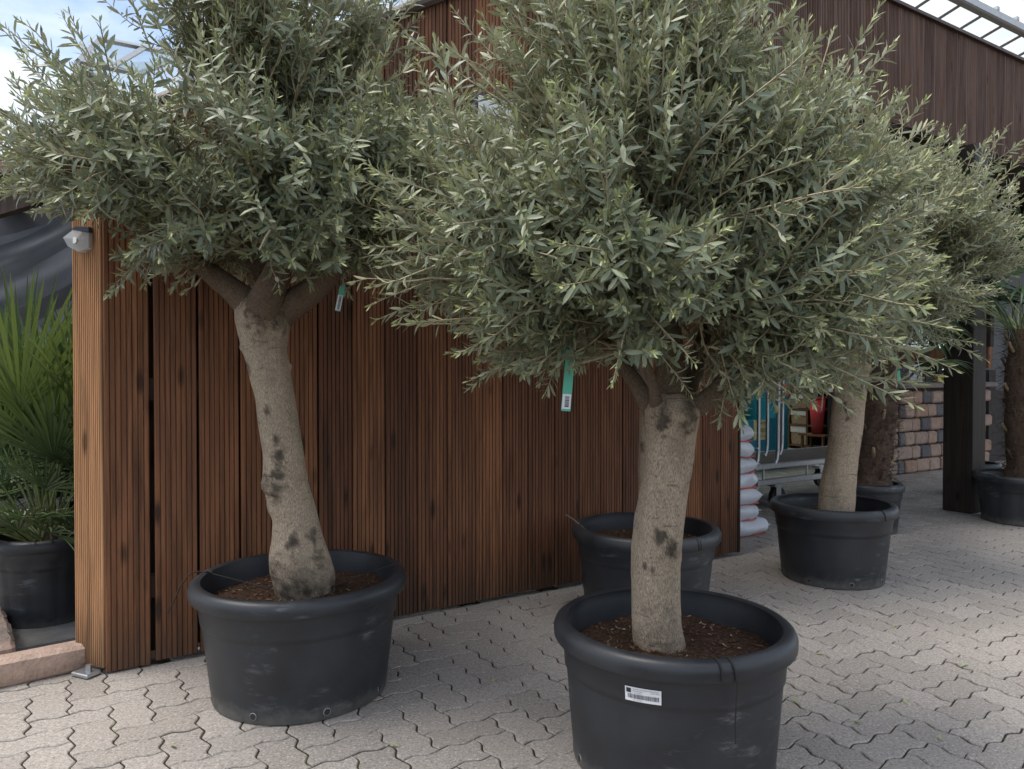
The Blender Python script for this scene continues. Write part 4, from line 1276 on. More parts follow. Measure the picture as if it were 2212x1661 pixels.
# ================================================================== palms
def fan_frond(rng, base, dirv, plen, blen, nb, spread, droop, arch, tint, width=.016, petw=.007, fold=.35, young=0.0):
    """one fan leaf: petiole, then blades spreading from its end"""
    mb = MB()
    dirv = np.asarray(dirv, dtype=float); dirv /= np.linalg.norm(dirv)
    side = np.cross(dirv, (0, 0, 1)); side /= np.linalg.norm(side) + 1e-9
    up = np.cross(side, dirv)
    P_ = []
    hz = np.array((dirv[0], dirv[1], 0)); 
    for t in np.linspace(0, 1, 6):
        P_.append(base + dirv * plen * t + hz * arch * t * t * plen * .6 - np.array((0, 0, arch * t * t * plen * .35)))
    mb.tube(P_, np.linspace(petw, petw * .6, 6), 5, 1)
    tip = P_[-1]; d = P_[-1] - P_[-2]; d /= np.linalg.norm(d)
    side = np.cross(d, (0, 0, 1)); side /= np.linalg.norm(side) + 1e-9
    roll = rng.normal(0, .5); upv = np.cross(side, d)
    side = side * math.cos(roll) + upv * math.sin(roll)
    nrm = np.cross(side, d)
    for k in range(nb):
        a = (k / (nb - 1) - .5) * spread + rng.normal(0, .02)
        bd = d * math.cos(a) + side * math.sin(a) + nrm * rng.normal(0, .04)
        bd /= np.linalg.norm(bd)
        L_ = blen * (.72 + .28 * math.cos(a * .8)) * rng.uniform(.9, 1.08)
        ws = np.cross(bd, nrm); ws /= np.linalg.norm(ws)
        rows = []
        dr = droop * rng.uniform(.7, 1.4)
        for t, wk in ((0, .25), (.30, .8), (.6, 1.0), (.85, .6), (1.0, .04)):
            p = tip + bd * L_ * t + np.array((0, 0, -dr * L_ * max(0, t - .35) ** 2 * 2))
            w = width * wk
            rows.append([p - ws * w - nrm * w * fold, p + nrm * w * fold * .4, p + ws * w - nrm * w * fold])
        ty = tint + (rng.uniform(-.25, .25)); yg = max(0, young + rng.normal(0, .08))
        mb.quadgrid(np.array(rows), False, 0, (min(1, yg), min(1, max(0, ty)), 0, 1))
    return mb
def palm_crown(t, rng, center, count, plen, blen, nb, spread, el, droop, arch, mats, width=.016, az=(0, 6.283), young=.12, zj=.1):
    for k in range(count):
        a = az[0] + (az[1] - az[0]) * ((k + rng.uniform(-.4, .4)) / count)
        e = rng.uniform(*el)
        d = np.array((math.cos(a) * math.cos(e), math.sin(a) * math.cos(e), math.sin(e)))
        b = center + np.array((rng.normal(0, .025), rng.normal(0, .025), rng.uniform(-zj, zj * .3)))
        mb = fan_frond(rng, b, d, plen * rng.uniform(.7, 1.15), blen * rng.uniform(.85, 1.12), nb, spread, droop, arch, rng.uniform(.2, .8), width, young=young if rng.random() < .35 else 0)
        mb.build('frond', mats, t, False, True)
prn = np.random.default_rng(77)
# left: bushy fan palm
LPX, LPY = -2.50, 3.98
ppot, zp_ = big_pot(LPX, LPY, .27, .47, 'ribbed black pot of the bushy fan palm left of the wall', 'smaller black pots of the palms', .78, .41, 5.0, ribs=True, holes=False, chip_n=150)
palmL = thing('fan_palm', 'bushy green fan palm standing left of the wooden wall', 'palm', (LPX, LPY, .40))
ctr = np.array((LPX, LPY, .42))
palm_crown(palmL, prn, ctr, 24, .74, .70, 26, 1.9, (R(62), R(88)), .05, .12, [M['palm'], M['petiole']], .0095, young=.4)
palm_crown(palmL, prn, ctr, 22, .58, .52, 24, 2.2, (R(35), R(64)), .12, .30, [M['palm'], M['petiole']], .0088, young=.3)
palm_crown(palmL, prn, ctr, 12, .40, .36, 20, 2.4, (R(32), R(52)), .12, .2, [M['palm'], M['petiole']], .0082, young=.5)
r = MB(); r.tube([ctr - np.array((0, 0, .03)), ctr + np.array((0, 0, .10))], [.07, .045], 10); r.build('trunk', M['fibre'], palmL)
p2, _ = big_pot(-2.62, 4.75, .26, .50, 'black pot of the palm behind the bushy fan palm', 'smaller black pots of the palms', .78, .43, 6.0, ribs=True, holes=False, chip_n=0)
palmL2 = thing('fan_palm', 'darker fan palm behind the bushy one, left of the wooden wall', 'palm', (-2.62, 4.75, .45))
palm_crown(palmL2, prn, np.array((-2.62, 4.75, .46)), 34, .74, .66, 22, 2.2, (R(40), R(86)), .10, .2, [M['palm_dark'], M['petiole']], .0105)
p3, _ = big_pot(-3.25, 4.45, .26, .42, 'black pot at the far side of the edging blocks, left of the bushy fan palm', 'smaller black pots of the palms', .78, .36, 7.0, ribs=True, holes=False, chip_n=0)
palmL3 = thing('fan_palm', 'low spreading fan palm left of the bushy one, over the edging blocks', 'palm', (-3.25, 4.45, .38))
palm_crown(palmL3, prn, np.array((-3.25, 4.45, .40)), 26, .6, .52, 22, 2.3, (R(25), R(80)), .12, .3, [M['palm'], M['petiole']], .0095)

def hemp_palm(x, y, z0, ztop, lean, rad, label, nf, plen, blen, seed, mats):
    rng = np.random.default_rng(seed)
    t = thing('hemp_palm', label, 'palm', (x, y, z0))
    base = np.array((x, y, z0)); top = base + np.array((lean[0], lean[1], ztop - z0))
    n = 34
    G = []
    for i in range(n + 1):
        f = i / n; c = base + (top - base) * f
        k = rad * (1.0 + .12 * math.sin(f * 3.0) + (.18 if f < .06 else 0)) * (1 - .30 * max(0, f - .75) / .25)
        G.append([c + k * (1 + .14 * mnoise.noise(Vector((math.cos(a) * 2.2, math.sin(a) * 2.2, f * 9 + seed)))) * np.array((math.cos(a), math.sin(a), 0)) for a in np.arange(26) * 2 * math.pi / 26])
    r = MB(); r.quadgrid(np.array(G), True); r.disc(G[-1], True); tr = r.build('trunk', M['fibre'], t)
    r = MB()
    for k in range(1500):
        f = rng.uniform(0, 1); a = rng.uniform(0, 6.283)
        c = base + (top - base) * f; d = np.array((math.cos(a), math.sin(a), 0)); s_ = np.array((-d[1], d[0], 0))
        p = c + d * rad * rng.uniform(.9, 1.06)
        L_ = rng.uniform(.04, .13); v = d * rng.uniform(.15, .8) + s_ * rng.normal(0, .6) + np.array((0, 0, rng.uniform(-.7, .9)))
        v /= np.linalg.norm(v); cr = rng.normal(0, .3, 3)
        q = [p + v * L_ * u + cr * L_ * u * u for u in (0, .4, .75, 1.0)]
        r.tube(q, [.0022, .002, .0015, .0006], 3, cap=False)
    stuff(r.build('fibres', M['fibre'], tr))
    for k in range(30):
        f = (k + .5) / 30; a = k * 2.4; d = np.array((math.cos(a), math.sin(a), 0)); c = base + (top - base) * f
        r = MB(); q = c + d * rad * .92
        r.tube([q, q + d * .035 + np.array((0, 0, .05)), q + d * .05 + np.array((0, 0, .085))], [.016, .013, .011], 6); r.build('petiole_stub', M['stub'] if k % 2 else M['fibre'], t, False)
    palm_crown(t, rng, top, nf, plen, blen, 26, 3.6, (R(8), R(80)), .38, .30, mats, .016, zj=.12, young=.1)
    return t
pp1, _ = big_pot(3.03, 6.22, .245, .41, 'black pot of the palm behind the olive trunk at the shop entrance', 'smaller black pots of the palms', .78, .36, 8.0, holes=False, chip_n=80)
hemp_palm(3.02, 6.22, .34, 1.50, (.10, 0), .125, 'shaggy brown hemp palm behind the olive trunk at the shop entrance', 16, .52, .42, 31, [M['palm_dark'], M['petiole']])
pp2, _ = big_pot(4.56, 6.62, .37, .43, 'wide ribbed black pot of the palm beside the black post', 'smaller black pots of the palms', .80, .38, 9.0, ribs=True, holes=False, chip_n=80)
hemp_palm(4.58, 6.62, .36, 1.72, (-.02, 0), .12, 'shaggy hemp palm with drooping fans beside the black post', 34, .84, .56, 33, [M['palm_dark'], M['petiole']])
pp3, _ = big_pot(5.05, 8.05, .24, .36, 'small black pot inside the shop behind the wide ribbed palm pot', 'smaller black pots of the palms', .78, .31, 10.0, holes=False, chip_n=0)

# ================================================================== olive trees
def leaf_into(mb, p, d, nrm, L_, wd, curv, fold, tint, hi=True):
    nrm = nrm - d * (nrm @ d); nrm /= np.linalg.norm(nrm) + 1e-9
    w = np.cross(d, nrm)
    rows = []
    for t, k in (((0, .12), (.34, .92), (.72, .90), (1.0, .07)) if hi else ((0, .15), (.5, 1.0), (1.0, .08))):
        c = p + d * L_ * t - nrm * curv * L_ * t * t
        h = wd * k
        if hi: rows.append([c - w * h + nrm * h * fold, c, c + w * h + nrm * h * fold])
        else: rows.append([c - w * h, c + w * h])
    mb.quadgrid(np.array(rows), False, 0, tint)
def shoot_geo(rng, length, leafL, hi, forks=0):
    mb = MB()
    def axis(o, d0, L_, depth):
        bend = rng.normal(0, .16); b2 = rng.uniform(0, 6.283)
        bx = np.cross(d0, (math.cos(b2), math.sin(b2), .3)); bx /= np.linalg.norm(bx)
        wob = rng.normal(0, .012, 3)
        P_ = [o + d0 * L_ * t + bx * bend * L_ * t * t + wob * math.sin(t * 5) for t in np.linspace(0, 1, 7)]
        mb.tube(P_, np.linspace(.0042 if depth == 0 else .0030, .0014, 7), 4 if hi else 3, 1, cap=False)
        P_ = np.array(P_)
        def at(t):
            q = t * 6; i = min(5, int(q)); return P_[i] + (P_[i + 1] - P_[i]) * (q - i), (P_[i + 1] - P_[i]) / np.linalg.norm(P_[i + 1] - P_[i])
        phi = rng.uniform(0, 6.283); t = .05 + rng.uniform(0, .04)
        while t < .985:
            p, a = at(t)
            e1 = np.cross(a, (0.3, .5, .81)); e1 /= np.linalg.norm(e1); e2 = np.cross(a, e1)
            for sgn in (0, math.pi):
                if rng.random() < .07 + (.25 if t < .25 else 0): continue
                f = phi + sgn + rng.normal(0, .25)
                out = e1 * math.cos(f) + e2 * math.sin(f)
                open_ = R(rng.uniform(38, 70)) * (1.0 if t < .8 else .65)
                d = a * math.cos(open_) + out * math.sin(open_)
                sz = (.62 + .38 * min(1, t * 3)) * (1.0 if t < .78 else 1.0 - .62 * (t - .78) / .22) * rng.uniform(.78, 1.18)
                yg = max(0, (t - .74) / .26) * rng.uniform(.05, .55) + (rng.uniform(.1, .3) if rng.random() < .05 else 0)
                nr = a + rng.normal(0, .25, 3)
                leaf_into(mb, p, d, nr, leafL * sz, leafL * sz * rng.uniform(.095, .130), rng.normal(.12, .16), rng.uniform(.05, .35), (min(1, yg), float(np.clip(rng.beta(2, 2.6), 0, 1)), 0, 1), hi)
            t += (.0225 + rng.uniform(0, .008)) / L_ * (1.0 if t < .75 else .6)
            phi += math.pi / 2 + rng.normal(0, .2)
        p, a = at(.995)
        for k in range(3):
            dd = a + rng.normal(0, .28, 3); dd /= np.linalg.norm(dd)
            leaf_into(mb, p, dd, rng.normal(0, 1, 3), leafL * rng.uniform(.35, .55), leafL * .05, .05, .2, (rng.uniform(.3, .85), .7, 0, 1), hi)
        return at
    at = axis(np.zeros(3), np.array((0, 0, 1.0)), length, 0)
    for k in range(forks):
        t = rng.uniform(.2, .6); p, a = at(t); q = rng.normal(0, 1, 3); q -= a * (q @ a); q /= np.linalg.norm(q)
        d = a * .75 + q * .66; d /= np.linalg.norm(d)
        axis(p, d, length * rng.uniform(.35, .55), 1)
    return np.concatenate(mb.V), np.concatenate(mb.F), np.concatenate(mb.M), np.concatenate(mb.T)
def shoot_set(seed, leafL, hi):
    rng = np.random.default_rng(seed)
    S = []
    for L_, fk in ((.20, 0), (.24, 0), (.27, 1), (.30, 0), (.32, 1), (.34, 0), (.36, 2), (.40, 0), (.42, 1), (.46, 0), (.50, 2), (.54, 0)):
        V, F, Mi, T = shoot_geo(rng, L_, leafL, hi, fk)
        mb = MB(); mb.add(V, F, Mi, T)
        S.append((L_, V, F, Mi, T, mb.mesh('leafy_shoot', [M['leaf'], M['twig']], True, True)))
    return S
def frame(d, roll):
    d = d / np.linalg.norm(d)
    x = np.cross((0, 0, 1.0), d)
    if np.linalg.norm(x) < 1e-3: x = np.array((1.0, 0, 0))
    x /= np.linalg.norm(x); y = np.cross(d, x)
    c, s = math.cos(roll), math.sin(roll)
    return np.stack([x * c + y * s, -x * s + y * c, d], 1)
CLEAR = [(W(176, 522, 2.95), .17), (W(176, 522, 2.70), .16), (W(176, 522, 2.45), .15), (W(178, 524, 3.15), .13), (W(1226, 835, 2.32), .10), (W(733, 655, 2.9), .08)]
def bad_spot(p):
    if any(np.linalg.norm(np.asarray(p) - c) < r_ for c, r_ in CLEAR): return True
    s, n = SN(p)
    if p[1] < .9: return True
    return -1.6 < s < 2.75 and n > -.05 and p[2] < rake(s) + .05
def olive(label, base, depth, rows, bumps, limbs, ells, nsec, nsh, seed, shoots, keep, explicit=(), zmin=1.0, droop=.0, up=.25, lens=(.8, 1.1), ground_y=1350, zrise=None):
    rng = np.random.default_rng(seed)
    t = thing('olive_tree', label, 'olive tree', base, 'potted olive trees')
    # ---- trunk
    C_ = np.array([W((a + b) / 2, y, depth) for y, a, b in rows]); Rr = np.array([(b - a) / 2 * depth / FPX for y, a, b in rows])
    nn = 150
    q = np.linspace(0, len(rows) - 1, nn); ii = np.arange(len(rows))
    Cc = np.stack([np.interp(q, ii, C_[:, k]) for k in range(3)], 1); Rc = np.interp(q, ii, Rr)
    for _ in range(2):
        Cc[1:-1] = (Cc[:-2] + 2 * Cc[1:-1] + Cc[2:]) / 4; Rc[1:-1] = (Rc[:-2] + 2 * Rc[1:-1] + Rc[2:]) / 4
    seg = 72
    G = np.zeros((nn, seg, 3)); T = np.zeros((nn, seg, 4)); T[:, :, 1] = .5; T[:, :, 3] = 1
    for i in range(nn):
        for j in range(seg):
            a = j * 2 * math.pi / seg; d = np.array((math.cos(a), math.sin(a), 0))
            k = 1 + .05 * mnoise.noise(Vector((d[0] * 1.5, d[1] * 1.5, Cc[i][2] * 4 + seed))) + .022 * mnoise.noise(Vector((d[0] * 5, d[1] * 5, Cc[i][2] * 16 + seed)))
            k += .010 * mnoise.noise(Vector((d[0] * 14, d[1] * 14, Cc[i][2] * 30 + seed)))
            if i > nn * .72: k += .07 * (i / nn - .72) / .28 * math.sin(a * 5 + seed)
            G[i, j] = Cc[i] + d * Rc[i] * k
    for u, v, rad, amp, dark in bumps:
        ys_ = [r_[0] for r_ in rows][::-1]
        rr = np.interp(v, ys_, Rr[::-1]); cxm = np.interp(v, ys_, C_[::-1, 0])
        pt = W(u, v, depth); off = np.clip((pt[0] - cxm) / rr, -1, 1)
        pt = np.array((cxm + off * rr, depth - math.sqrt(max(0, 1 - off * off)) * rr, pt[2])); radm = rad * depth / FPX
        dist = np.linalg.norm((G - pt) * np.array((1, 1, .6)), axis=2)
        f = np.exp(-(dist / radm) ** 2)
        nz = np.array([[mnoise.noise(Vector(G[i, j] * 38)) + .6 * mnoise.noise(Vector(G[i, j] * 95)) for j in range(seg)] for i in range(nn)])
        dn = G - Cc[:, None, :]; dn[:, :, 2] = 0; dn /= np.linalg.norm(dn, axis=2)[:, :, None] + 1e-9
        G = G + dn * (f * amp * (1 + .9 * nz))[:, :, None]
        T[:, :, 0] = np.clip(T[:, :, 0] + dark * np.clip((f + .6 * nz - .22) * 1.5, 0, 1) * np.clip((f - .05) * 8, 0, 1), 0, .82)
    zb = W(0, ground_y, depth)[2]
    nb_ = np.array([[mnoise.noise(Vector(G[i, j] * 30)) + .5 * mnoise.noise(Vector(G[i, j] * 70)) for j in range(seg)] for i in range(nn)])
    T[:, :, 0] = np.clip(T[:, :, 0] + np.clip((zb - G[:, :, 2]) / .14, 0, 1) * (.50 + .55 * nb_), 0, .9)
    mb = MB(); mb.quadgrid(G, True, 0, T.reshape(-1, 4), flip=True); mb.disc(G[0], False)
    mb.build('trunk', M['bark'], t, True, True)
    # ---- limbs
    pts = []; tips = []
    for L_ in limbs:
        P_ = np.array([W(u, v, depth + dd) for u, v, dd, r_ in L_]); Rl = np.array([r_ * depth / FPX for u, v, dd, r_ in L_])
        tt = np.linspace(0, len(P_) - 1, 18); ii = np.arange(len(P_))
        Q = np.stack([np.interp(tt, ii, P_[:, k]) for k in range(3)], 1); rq = np.interp(tt, ii, Rl)
        for _ in range(3): Q[1:-1] = (Q[:-2] + 2 * Q[1:-1] + Q[2:]) / 4
        mb = MB(); mb.tube(Q, rq, 14)
        for V in mb.V[:1]:
            for k in range(len(V)): V[k] += np.array(mnoise.noise_vector(Vector(V[k] * 16))) * .10 * rq.mean()
        mb.build('limb', M['limb'], t, True, True)
        for k in range(6, 18): pts.append(Q[k]); 
        tips.append((Q[-1], Q[-1] - Q[-3]))
    pts = np.array(pts)
    # ---- branches inside the crown
    E_ = []
    for u, v, ru, rv, dd, rd in ells:
        c = W(u, v, depth + dd); E_.append((c, np.array((ru * (depth + dd) / FPX, rd, rv * (depth + dd) / FPX))))
    vol = np.array([e[1].prod() for e in E_]); vol = vol ** .8; vol /= vol.sum()
    allc = sum(e[0] * w for e, w in zip(E_, vol))
    hub = Cc[-1] * .6 + allc * .4 - np.array((0, 0, .05))
    br = MB(); shots = []
    tries = 0; made = 0
    while made < nsec and tries < nsec * 30:
        tries += 1
        c, rad = E_[rng.choice(len(E_), p=vol)]
        d = rng.normal(size=3); d /= np.linalg.norm(d)
        qpt = c + d * rad * rng.uniform(.45, .98) ** .6
        if bad_spot(qpt) or qpt[2] < zmin + (zrise(qpt) if zrise else 0): continue
        made += 1
        dist = np.linalg.norm(pts - qpt, axis=1) + np.maximum(0, pts[:, 2] - qpt[2]) * 1.0
        st = pts[np.argsort(dist)[rng.integers(0, 4)]]
        mid = (st + qpt) / 2 + np.array((0, 0, .06)) + rng.normal(0, .05, 3)
        tq = np.linspace(0, 1, 10)[:, None]
        P_ = st * (1 - tq) ** 2 + 2 * mid * tq * (1 - tq) + qpt * tq ** 2
        if any(bad_spot(p) for p in P_[3:]): continue
        r0 = .006 + .007 * min(1, np.linalg.norm(qpt - st) / .6)
        br.tube(P_, np.linspace(r0, .0032, 10), 6, cap=False)
        for k in range(nsh):
            f = 1.0 if k == 0 else rng.uniform(.22, 1.0)
            i = min(8, int(f * 9)); p = P_[i] + (P_[i + 1] - P_[i]) * (f * 9 - i)
            bd = P_[i + 1] - P_[i]; bd /= np.linalg.norm(bd)
            out = p - hub; out = out / (np.linalg.norm(out) + 1e-6)
            dv = bd * .45 + out * .85 + rng.normal(0, .36, 3) + np.array((0, 0, up + .22 * float(np.clip((p[2] - allc[2]) / .4, -1, 1)) - droop * (p[2] < allc[2])))
            shots.append((p, dv / np.linalg.norm(dv), rng.uniform(*lens), int(rng.integers(0, len(shoots)))))
    for (u0, v0, d0, u1, v1, d1) in explicit:
        a, b = W(u0, v0, depth + d0), W(u1, v1, depth + d1)
        L_ = np.linalg.norm(b - a)
        k = int(np.argmin([abs(s_[0] - L_) for s_ in shoots])); shots.append((a, (b - a) / L_, L_ / shoots[k][0], k))
        st = pts[np.argmin(np.linalg.norm(pts - a, axis=1))]
        tq = np.linspace(0, 1, 10)[:, None]
        md = a - (b - a) / L_ * .25
        br.tube(st * (1 - tq) ** 2 + 2 * md * tq * (1 - tq) + a * tq ** 2, np.linspace(.009, .0034, 10), 6, cap=False)
    br.build('branches', M['twig'], t)
    good = []
    for p, d, sc, k in shots:
        tip = p + d * shoots[k][0] * sc
        if bad_spot(tip + d * .05) or bad_spot(p) or bad_spot(p * .5 + tip * .5) or bad_spot(p * .25 + tip * .75) or bad_spot(tip) or tip[2] < zmin - .12 + (zrise(tip) if zrise else 0): continue
        good.append((p, d, sc, k))
    good.sort(key=lambda g_: (g_[0] + g_[1] * .3)[1] + .25 * np.linalg.norm((g_[0] - allc)[[0, 2]]) * -1)
    fol = MB()
    for n_, (p, d, sc, k) in enumerate(good):
        rot = frame(d, rng.uniform(0, 6.283))
        L_, V, F, Mi, T, me = shoots[k]
        if n_ < keep:
            o = link('leafy_shoot', me, t)
            m4 = Matrix([[*(rot[0] * sc), p[0]], [*(rot[1] * sc), p[1]], [*(rot[2] * sc), p[2]], [0, 0, 0, 1]])
            o.matrix_basis = m4
        else:
            fol.add(V @ (rot * sc).T + p, F, Mi, T)
    if fol.n: stuff(fol.build('foliage', [M['leaf'], M['twig']], t, True, True))
    return t

SA = shoot_set(1, .057, True); SB = shoot_set(2, .056, True); SC = shoot_set(3, .057, False)
def z6(x, y): return (2700 + x / 1.94) / 1.736, (1100 + y / 1.94) / 1.736

olive('olive tree with a leaning knobbly trunk and thick forked limbs', (-.886, 3.10, .40), 3.10,
      [(1292, 600, 722), (1268, 596, 722), (1234, 588, 720), (1203, 584, 710), (1164, 590, 696), (1124, 592, 687), (1098, 584, 682), (1067, 580, 672), (1046, 572, 666), (1020, 571, 662), (981, 571, 656), (942, 564, 649), (864, 554, 637),
       (831, 546, 631), (792, 537, 624), (753, 525, 618), (720, 517, 622), (695, 512, 628), (672, 512, 634), (654, 520, 636), (640, 535, 622), (628, 552, 604)],
      [(590, 1046, 20, .018, .5), (612, 1050, 16, .012, .6), (615, 985, 13, .004, .95), (610, 950, 9, .003, .8), (618, 1020, 12, .006, .9), (648, 1158, 15, .010, .8), (682, 1150, 14, .006, .7), (590, 1095, 9, .008, .3),
       (575, 660, 40, .004, .75), (620, 680, 24, .004, .7), (590, 885, 6, .002, .9), (545, 800, 12, .002, .6), (650, 1240, 45, .004, .35), (700, 1200, 16, .008, .6), (526, 752, 6, .008, 0), (624, 790, 7, .009, 0), (606, 1210, 20, .006, .3)],
      [[(552, 672, 0, 36), (505, 626, -.02, 27), (460, 594, -.03, 23), (425, 568, -.05, 20), (370, 500, -.12, 13), (300, 420, -.22, 9)],
       [(570, 676, -.04, 42), (574, 645, -.08, 37), (592, 610, -.10, 31), (610, 565, -.09, 26), (610, 480, -.05, 17), (590, 360, 0, 12), (600, 230, .02, 8)],
       [(606, 674, 0, 38), (648, 646, -.02, 31), (700, 608, -.05, 25), (740, 565, -.08, 17), (790, 490, -.12, 12), (820, 400, -.15, 8)],
       [(590, 650, .02, 22), (560, 580, .04, 18), (520, 480, .02, 14), (480, 350, -.05, 10), (440, 220, -.1, 7)]],
      [(480, 420, 290, 110, -.12, .52), (630, 195, 170, 180, -.06, .44), (320, 390, 130, 60, -.22, .34), (800, 400, 70, 70, -.18, .28), (560, 555, 190, 35, -.14, .30), (740, 430, 120, 80, -.15, .36), (540, 480, 260, 70, -.18, .42)],
      135, 13, 41, SA, 300,
      [(300, 470, -.35, 20, 492, -.5), (150, 395, -.3, 0, 355, -.35), (130, 150, -.2, 0, 30, -.3), (190, 170, -.2, 60, 40, -.3), (330, 120, -.1, 270, -60, -.1), (150, 330, -.2, 20, 300, -.2),
       (330, 530, -.35, 215, 560, -.4), (560, 540, -.6, 525, 615, -.65), (760, 240, -.2, 890, 130, -.2), (780, 320, -.2, 955, 210, -.25), (860, 500, -.2, 960, 470, -.2), (700, 150, -.1, 760, -20, -.1), (440, 575, -.15, 425, 690, -.2)],
      zmin=1.75, droop=.25, ground_y=1195, zrise=lambda p: .75 * max(0.0, -1.52 - p[0]))

olive('olive tree with the fullest crown, in the pot with the sticker', (.554, 2.55, .38), 2.55,
      [(1418, 1366, 1490), (1400, 1369, 1482), (1352, 1365, 1471), (1295, 1365, 1467), (1223, 1364, 1469), (1180, 1365, 1473), (1123, 1371, 1479), (1066, 1381, 1486), (1040, 1387, 1490), (978, 1393, 1498), (936, 1395, 1503), (905, 1393, 1508), (885, 1390, 1512), (868, 1400, 1500), (850, 1418, 1482)],
      [(1415, 1150, 13, .003, .95), (1440, 1172, 18, .005, .85), (1385, 1213, 5, .001, .9), (1400, 1220, 5, .001, .8), (1475, 1205, 8, .004, .5), (1420, 905, 20, .004, .8), (1480, 895, 22, .004, .7), (1490, 1000, 16, .003, 0), (1430, 1350, 40, .002, .25), (1455, 955, 30, .002, .2)],
      [[(1450, 880, 0, 42), (1450, 820, .02, 33), (1446, 740, .04, 29), (1440, 650, .05, 24), (1420, 520, .04, 17), (1400, 350, 0, 11), (1390, 200, -.05, 8)],
       [(1490, 890, 0, 24), (1545, 850, -.02, 20), (1590, 800, -.05, 19), (1640, 720, -.08, 15), (1690, 600, -.1, 11), (1730, 450, -.12, 8)],
       [(1420, 880, -.03, 16), (1412, 840, -.10, 10), (1395, 780, -.14, 9), (1370, 690, -.16, 8), (1320, 560, -.18, 7)],
       [(1410, 890, .02, 22), (1370, 820, .06, 18), (1310, 740, .08, 15), (1230, 650, .05, 12), (1150, 560, .0, 9)],
       [(1470, 880, .06, 26), (1500, 800, .16, 20), (1530, 690, .22, 15), (1560, 540, .25, 10)]],
      [(1370, 560, 290, 120, -.03, .48), (1360, 300, 210, 180, 0, .44), (1150, 530, 150, 85, -.08, .36), (1040, 450, 70, 90, -.10, .28), (1570, 670, 190, 75, 0, .42), (1620, 480, 160, 160, 0, .42), (1350, 60, 190, 90, .02, .38), (1330, 690, 170, 60, -.05, .38), (1490, 430, 120, 130, -.22, .26), (1440, 800, 150, 45, -.06, .30), (1230, 715, 110, 40, -.06, .26), (1600, 760, 120, 40, -.04, .30)],
      168, 13, 52, SA, 300,
      [(930, 600, -.2, 765, 582, -.25), (1085, 690, -.15, 862, 708, -.2), (1230, 790, -.2, 1062, 830, -.25), (1000, 560, -.2, 815, 550, -.2), (1050, 330, -.1, 890, 250, -.15), (1120, 240, -.1, 985, 70, -.1), (1740, 280, 0, 1790, 60, 0), (1790, 300, 0, 1905, 60, 0), (1740, 200, .02, 1720, 70, .02),
       (1700, 740, -.1, 1790, 790, -.1), (1300, 300, -.3, 1330, 160, -.35), (1260, 80, 0, 1230, -40, 0)],
      zmin=1.27, droop=.30, zrise=lambda p: .13 * float(np.clip((.40 - p[0]) / .1, 0, 1)) + .09 * float(np.clip((p[0] - .70) / .12, 0, 1)))

olive('olive tree close to the boards, its trunk mostly behind the pale trunk', (.739, 4.09, .40), 4.09,
      [(1165, 1374, 1452), (1140, 1376, 1446), (1080, 1378, 1442), (1000, 1378, 1440), (940, 1380, 1444), (890, 1382, 1450), (860, 1388, 1446)],
      [(1385, 960, 8, .004, .7), (1400, 900, 20, .003, .6)],
      [[(1410, 875, 0, 26), (1390, 800, -.02, 20), (1340, 700, -.05, 15), (1260, 580, -.08, 10)], [(1425, 875, 0, 26), (1440, 780, .02, 20), (1450, 640, .02, 14), (1430, 450, 0, 9)], [(1440, 875, 0, 20), (1490, 790, -.05, 15), (1560, 680, -.08, 10)]],
      [(1300, 520, 190, 150, -.08, .40), (1400, 330, 200, 170, -.10, .40), (1560, 560, 120, 120, -.12, .35), (1150, 430, 100, 110, -.12, .30)],
      80, 11, 63, SC, 120, [], zmin=1.55)

ft = [(1690, 700, 975), (1600, 720, 965), (1400, 735, 980), (1200, 775, 1000), (1000, 805, 1030), (800, 825, 1050), (600, 840, 1075), (480, 860, 1090), (420, 890, 1090), (380, 930, 1080)]
ft = [(z6(a, y)[1], z6(a, y)[0], z6(b, y)[0]) for y, a, b in ft]
def zl(pts): return [(*z6(x, y), dd, r_) for x, y, dd, r_ in pts]
olive('olive tree with a smooth grey trunk beside the shop entrance', (2.083, 4.80, .40), 4.80, ft,
      [(*z6(875, 850), 5, -.004, 1.0), (*z6(880, 910), 4, -.003, 1.0), (*z6(872, 800), 4, -.003, 1.0), (*z6(1000, 1050), 6, .003, .7), (*z6(1000, 430), 14, .003, .5), (*z6(800, 1480), 16, .002, .3)],
      [zl([(1010, 470, 0, 24), (1060, 400, 0, 17), (1085, 280, 0, 14), (1110, 100, 0, 12), (1130, -150, 0, 10), (1160, -500, 0, 7)]), zl([(960, 480, 0, 24), (900, 400, -.02, 15), (800, 300, -.05, 12), (650, 150, -.08, 9), (520, -60, -.1, 7)]),
       zl([(1010, 460, -.04, 20), (1120, 360, -.08, 12), (1250, 200, -.12, 10), (1400, -50, -.15, 8)]), zl([(1000, 460, .05, 20), (1000, 300, .12, 14), (980, 50, .18, 10), (960, -300, .2, 7)])],
      [(1870, 570, 170, 120, -.10, .45), (1920, 460, 160, 90, -.05, .40), (1750, 640, 130, 90, -.15, .38), (2010, 560, 100, 85, -.15, .36), (1880, 390, 80, 50, -.05, .28), (1810, 690, 130, 55, -.12, .34)],
      120, 12, 74, SB, 300,
      [(1990, 420, -.1, 2065, 280, -.1), (2070, 430, -.1, 2175, 270, -.1), (2080, 470, -.2, 2205, 385, -.2), (1960, 640, -.4, 2150, 655, -.45), (1880, 720, -.3, 1965, 790, -.35), (1930, 690, -.3, 1975, 770, -.3), (1800, 300, -.05, 1840, 215, -.05), (1940, 330, -.05, 1960, 180, -.05)],
      zmin=1.25, droop=.10)

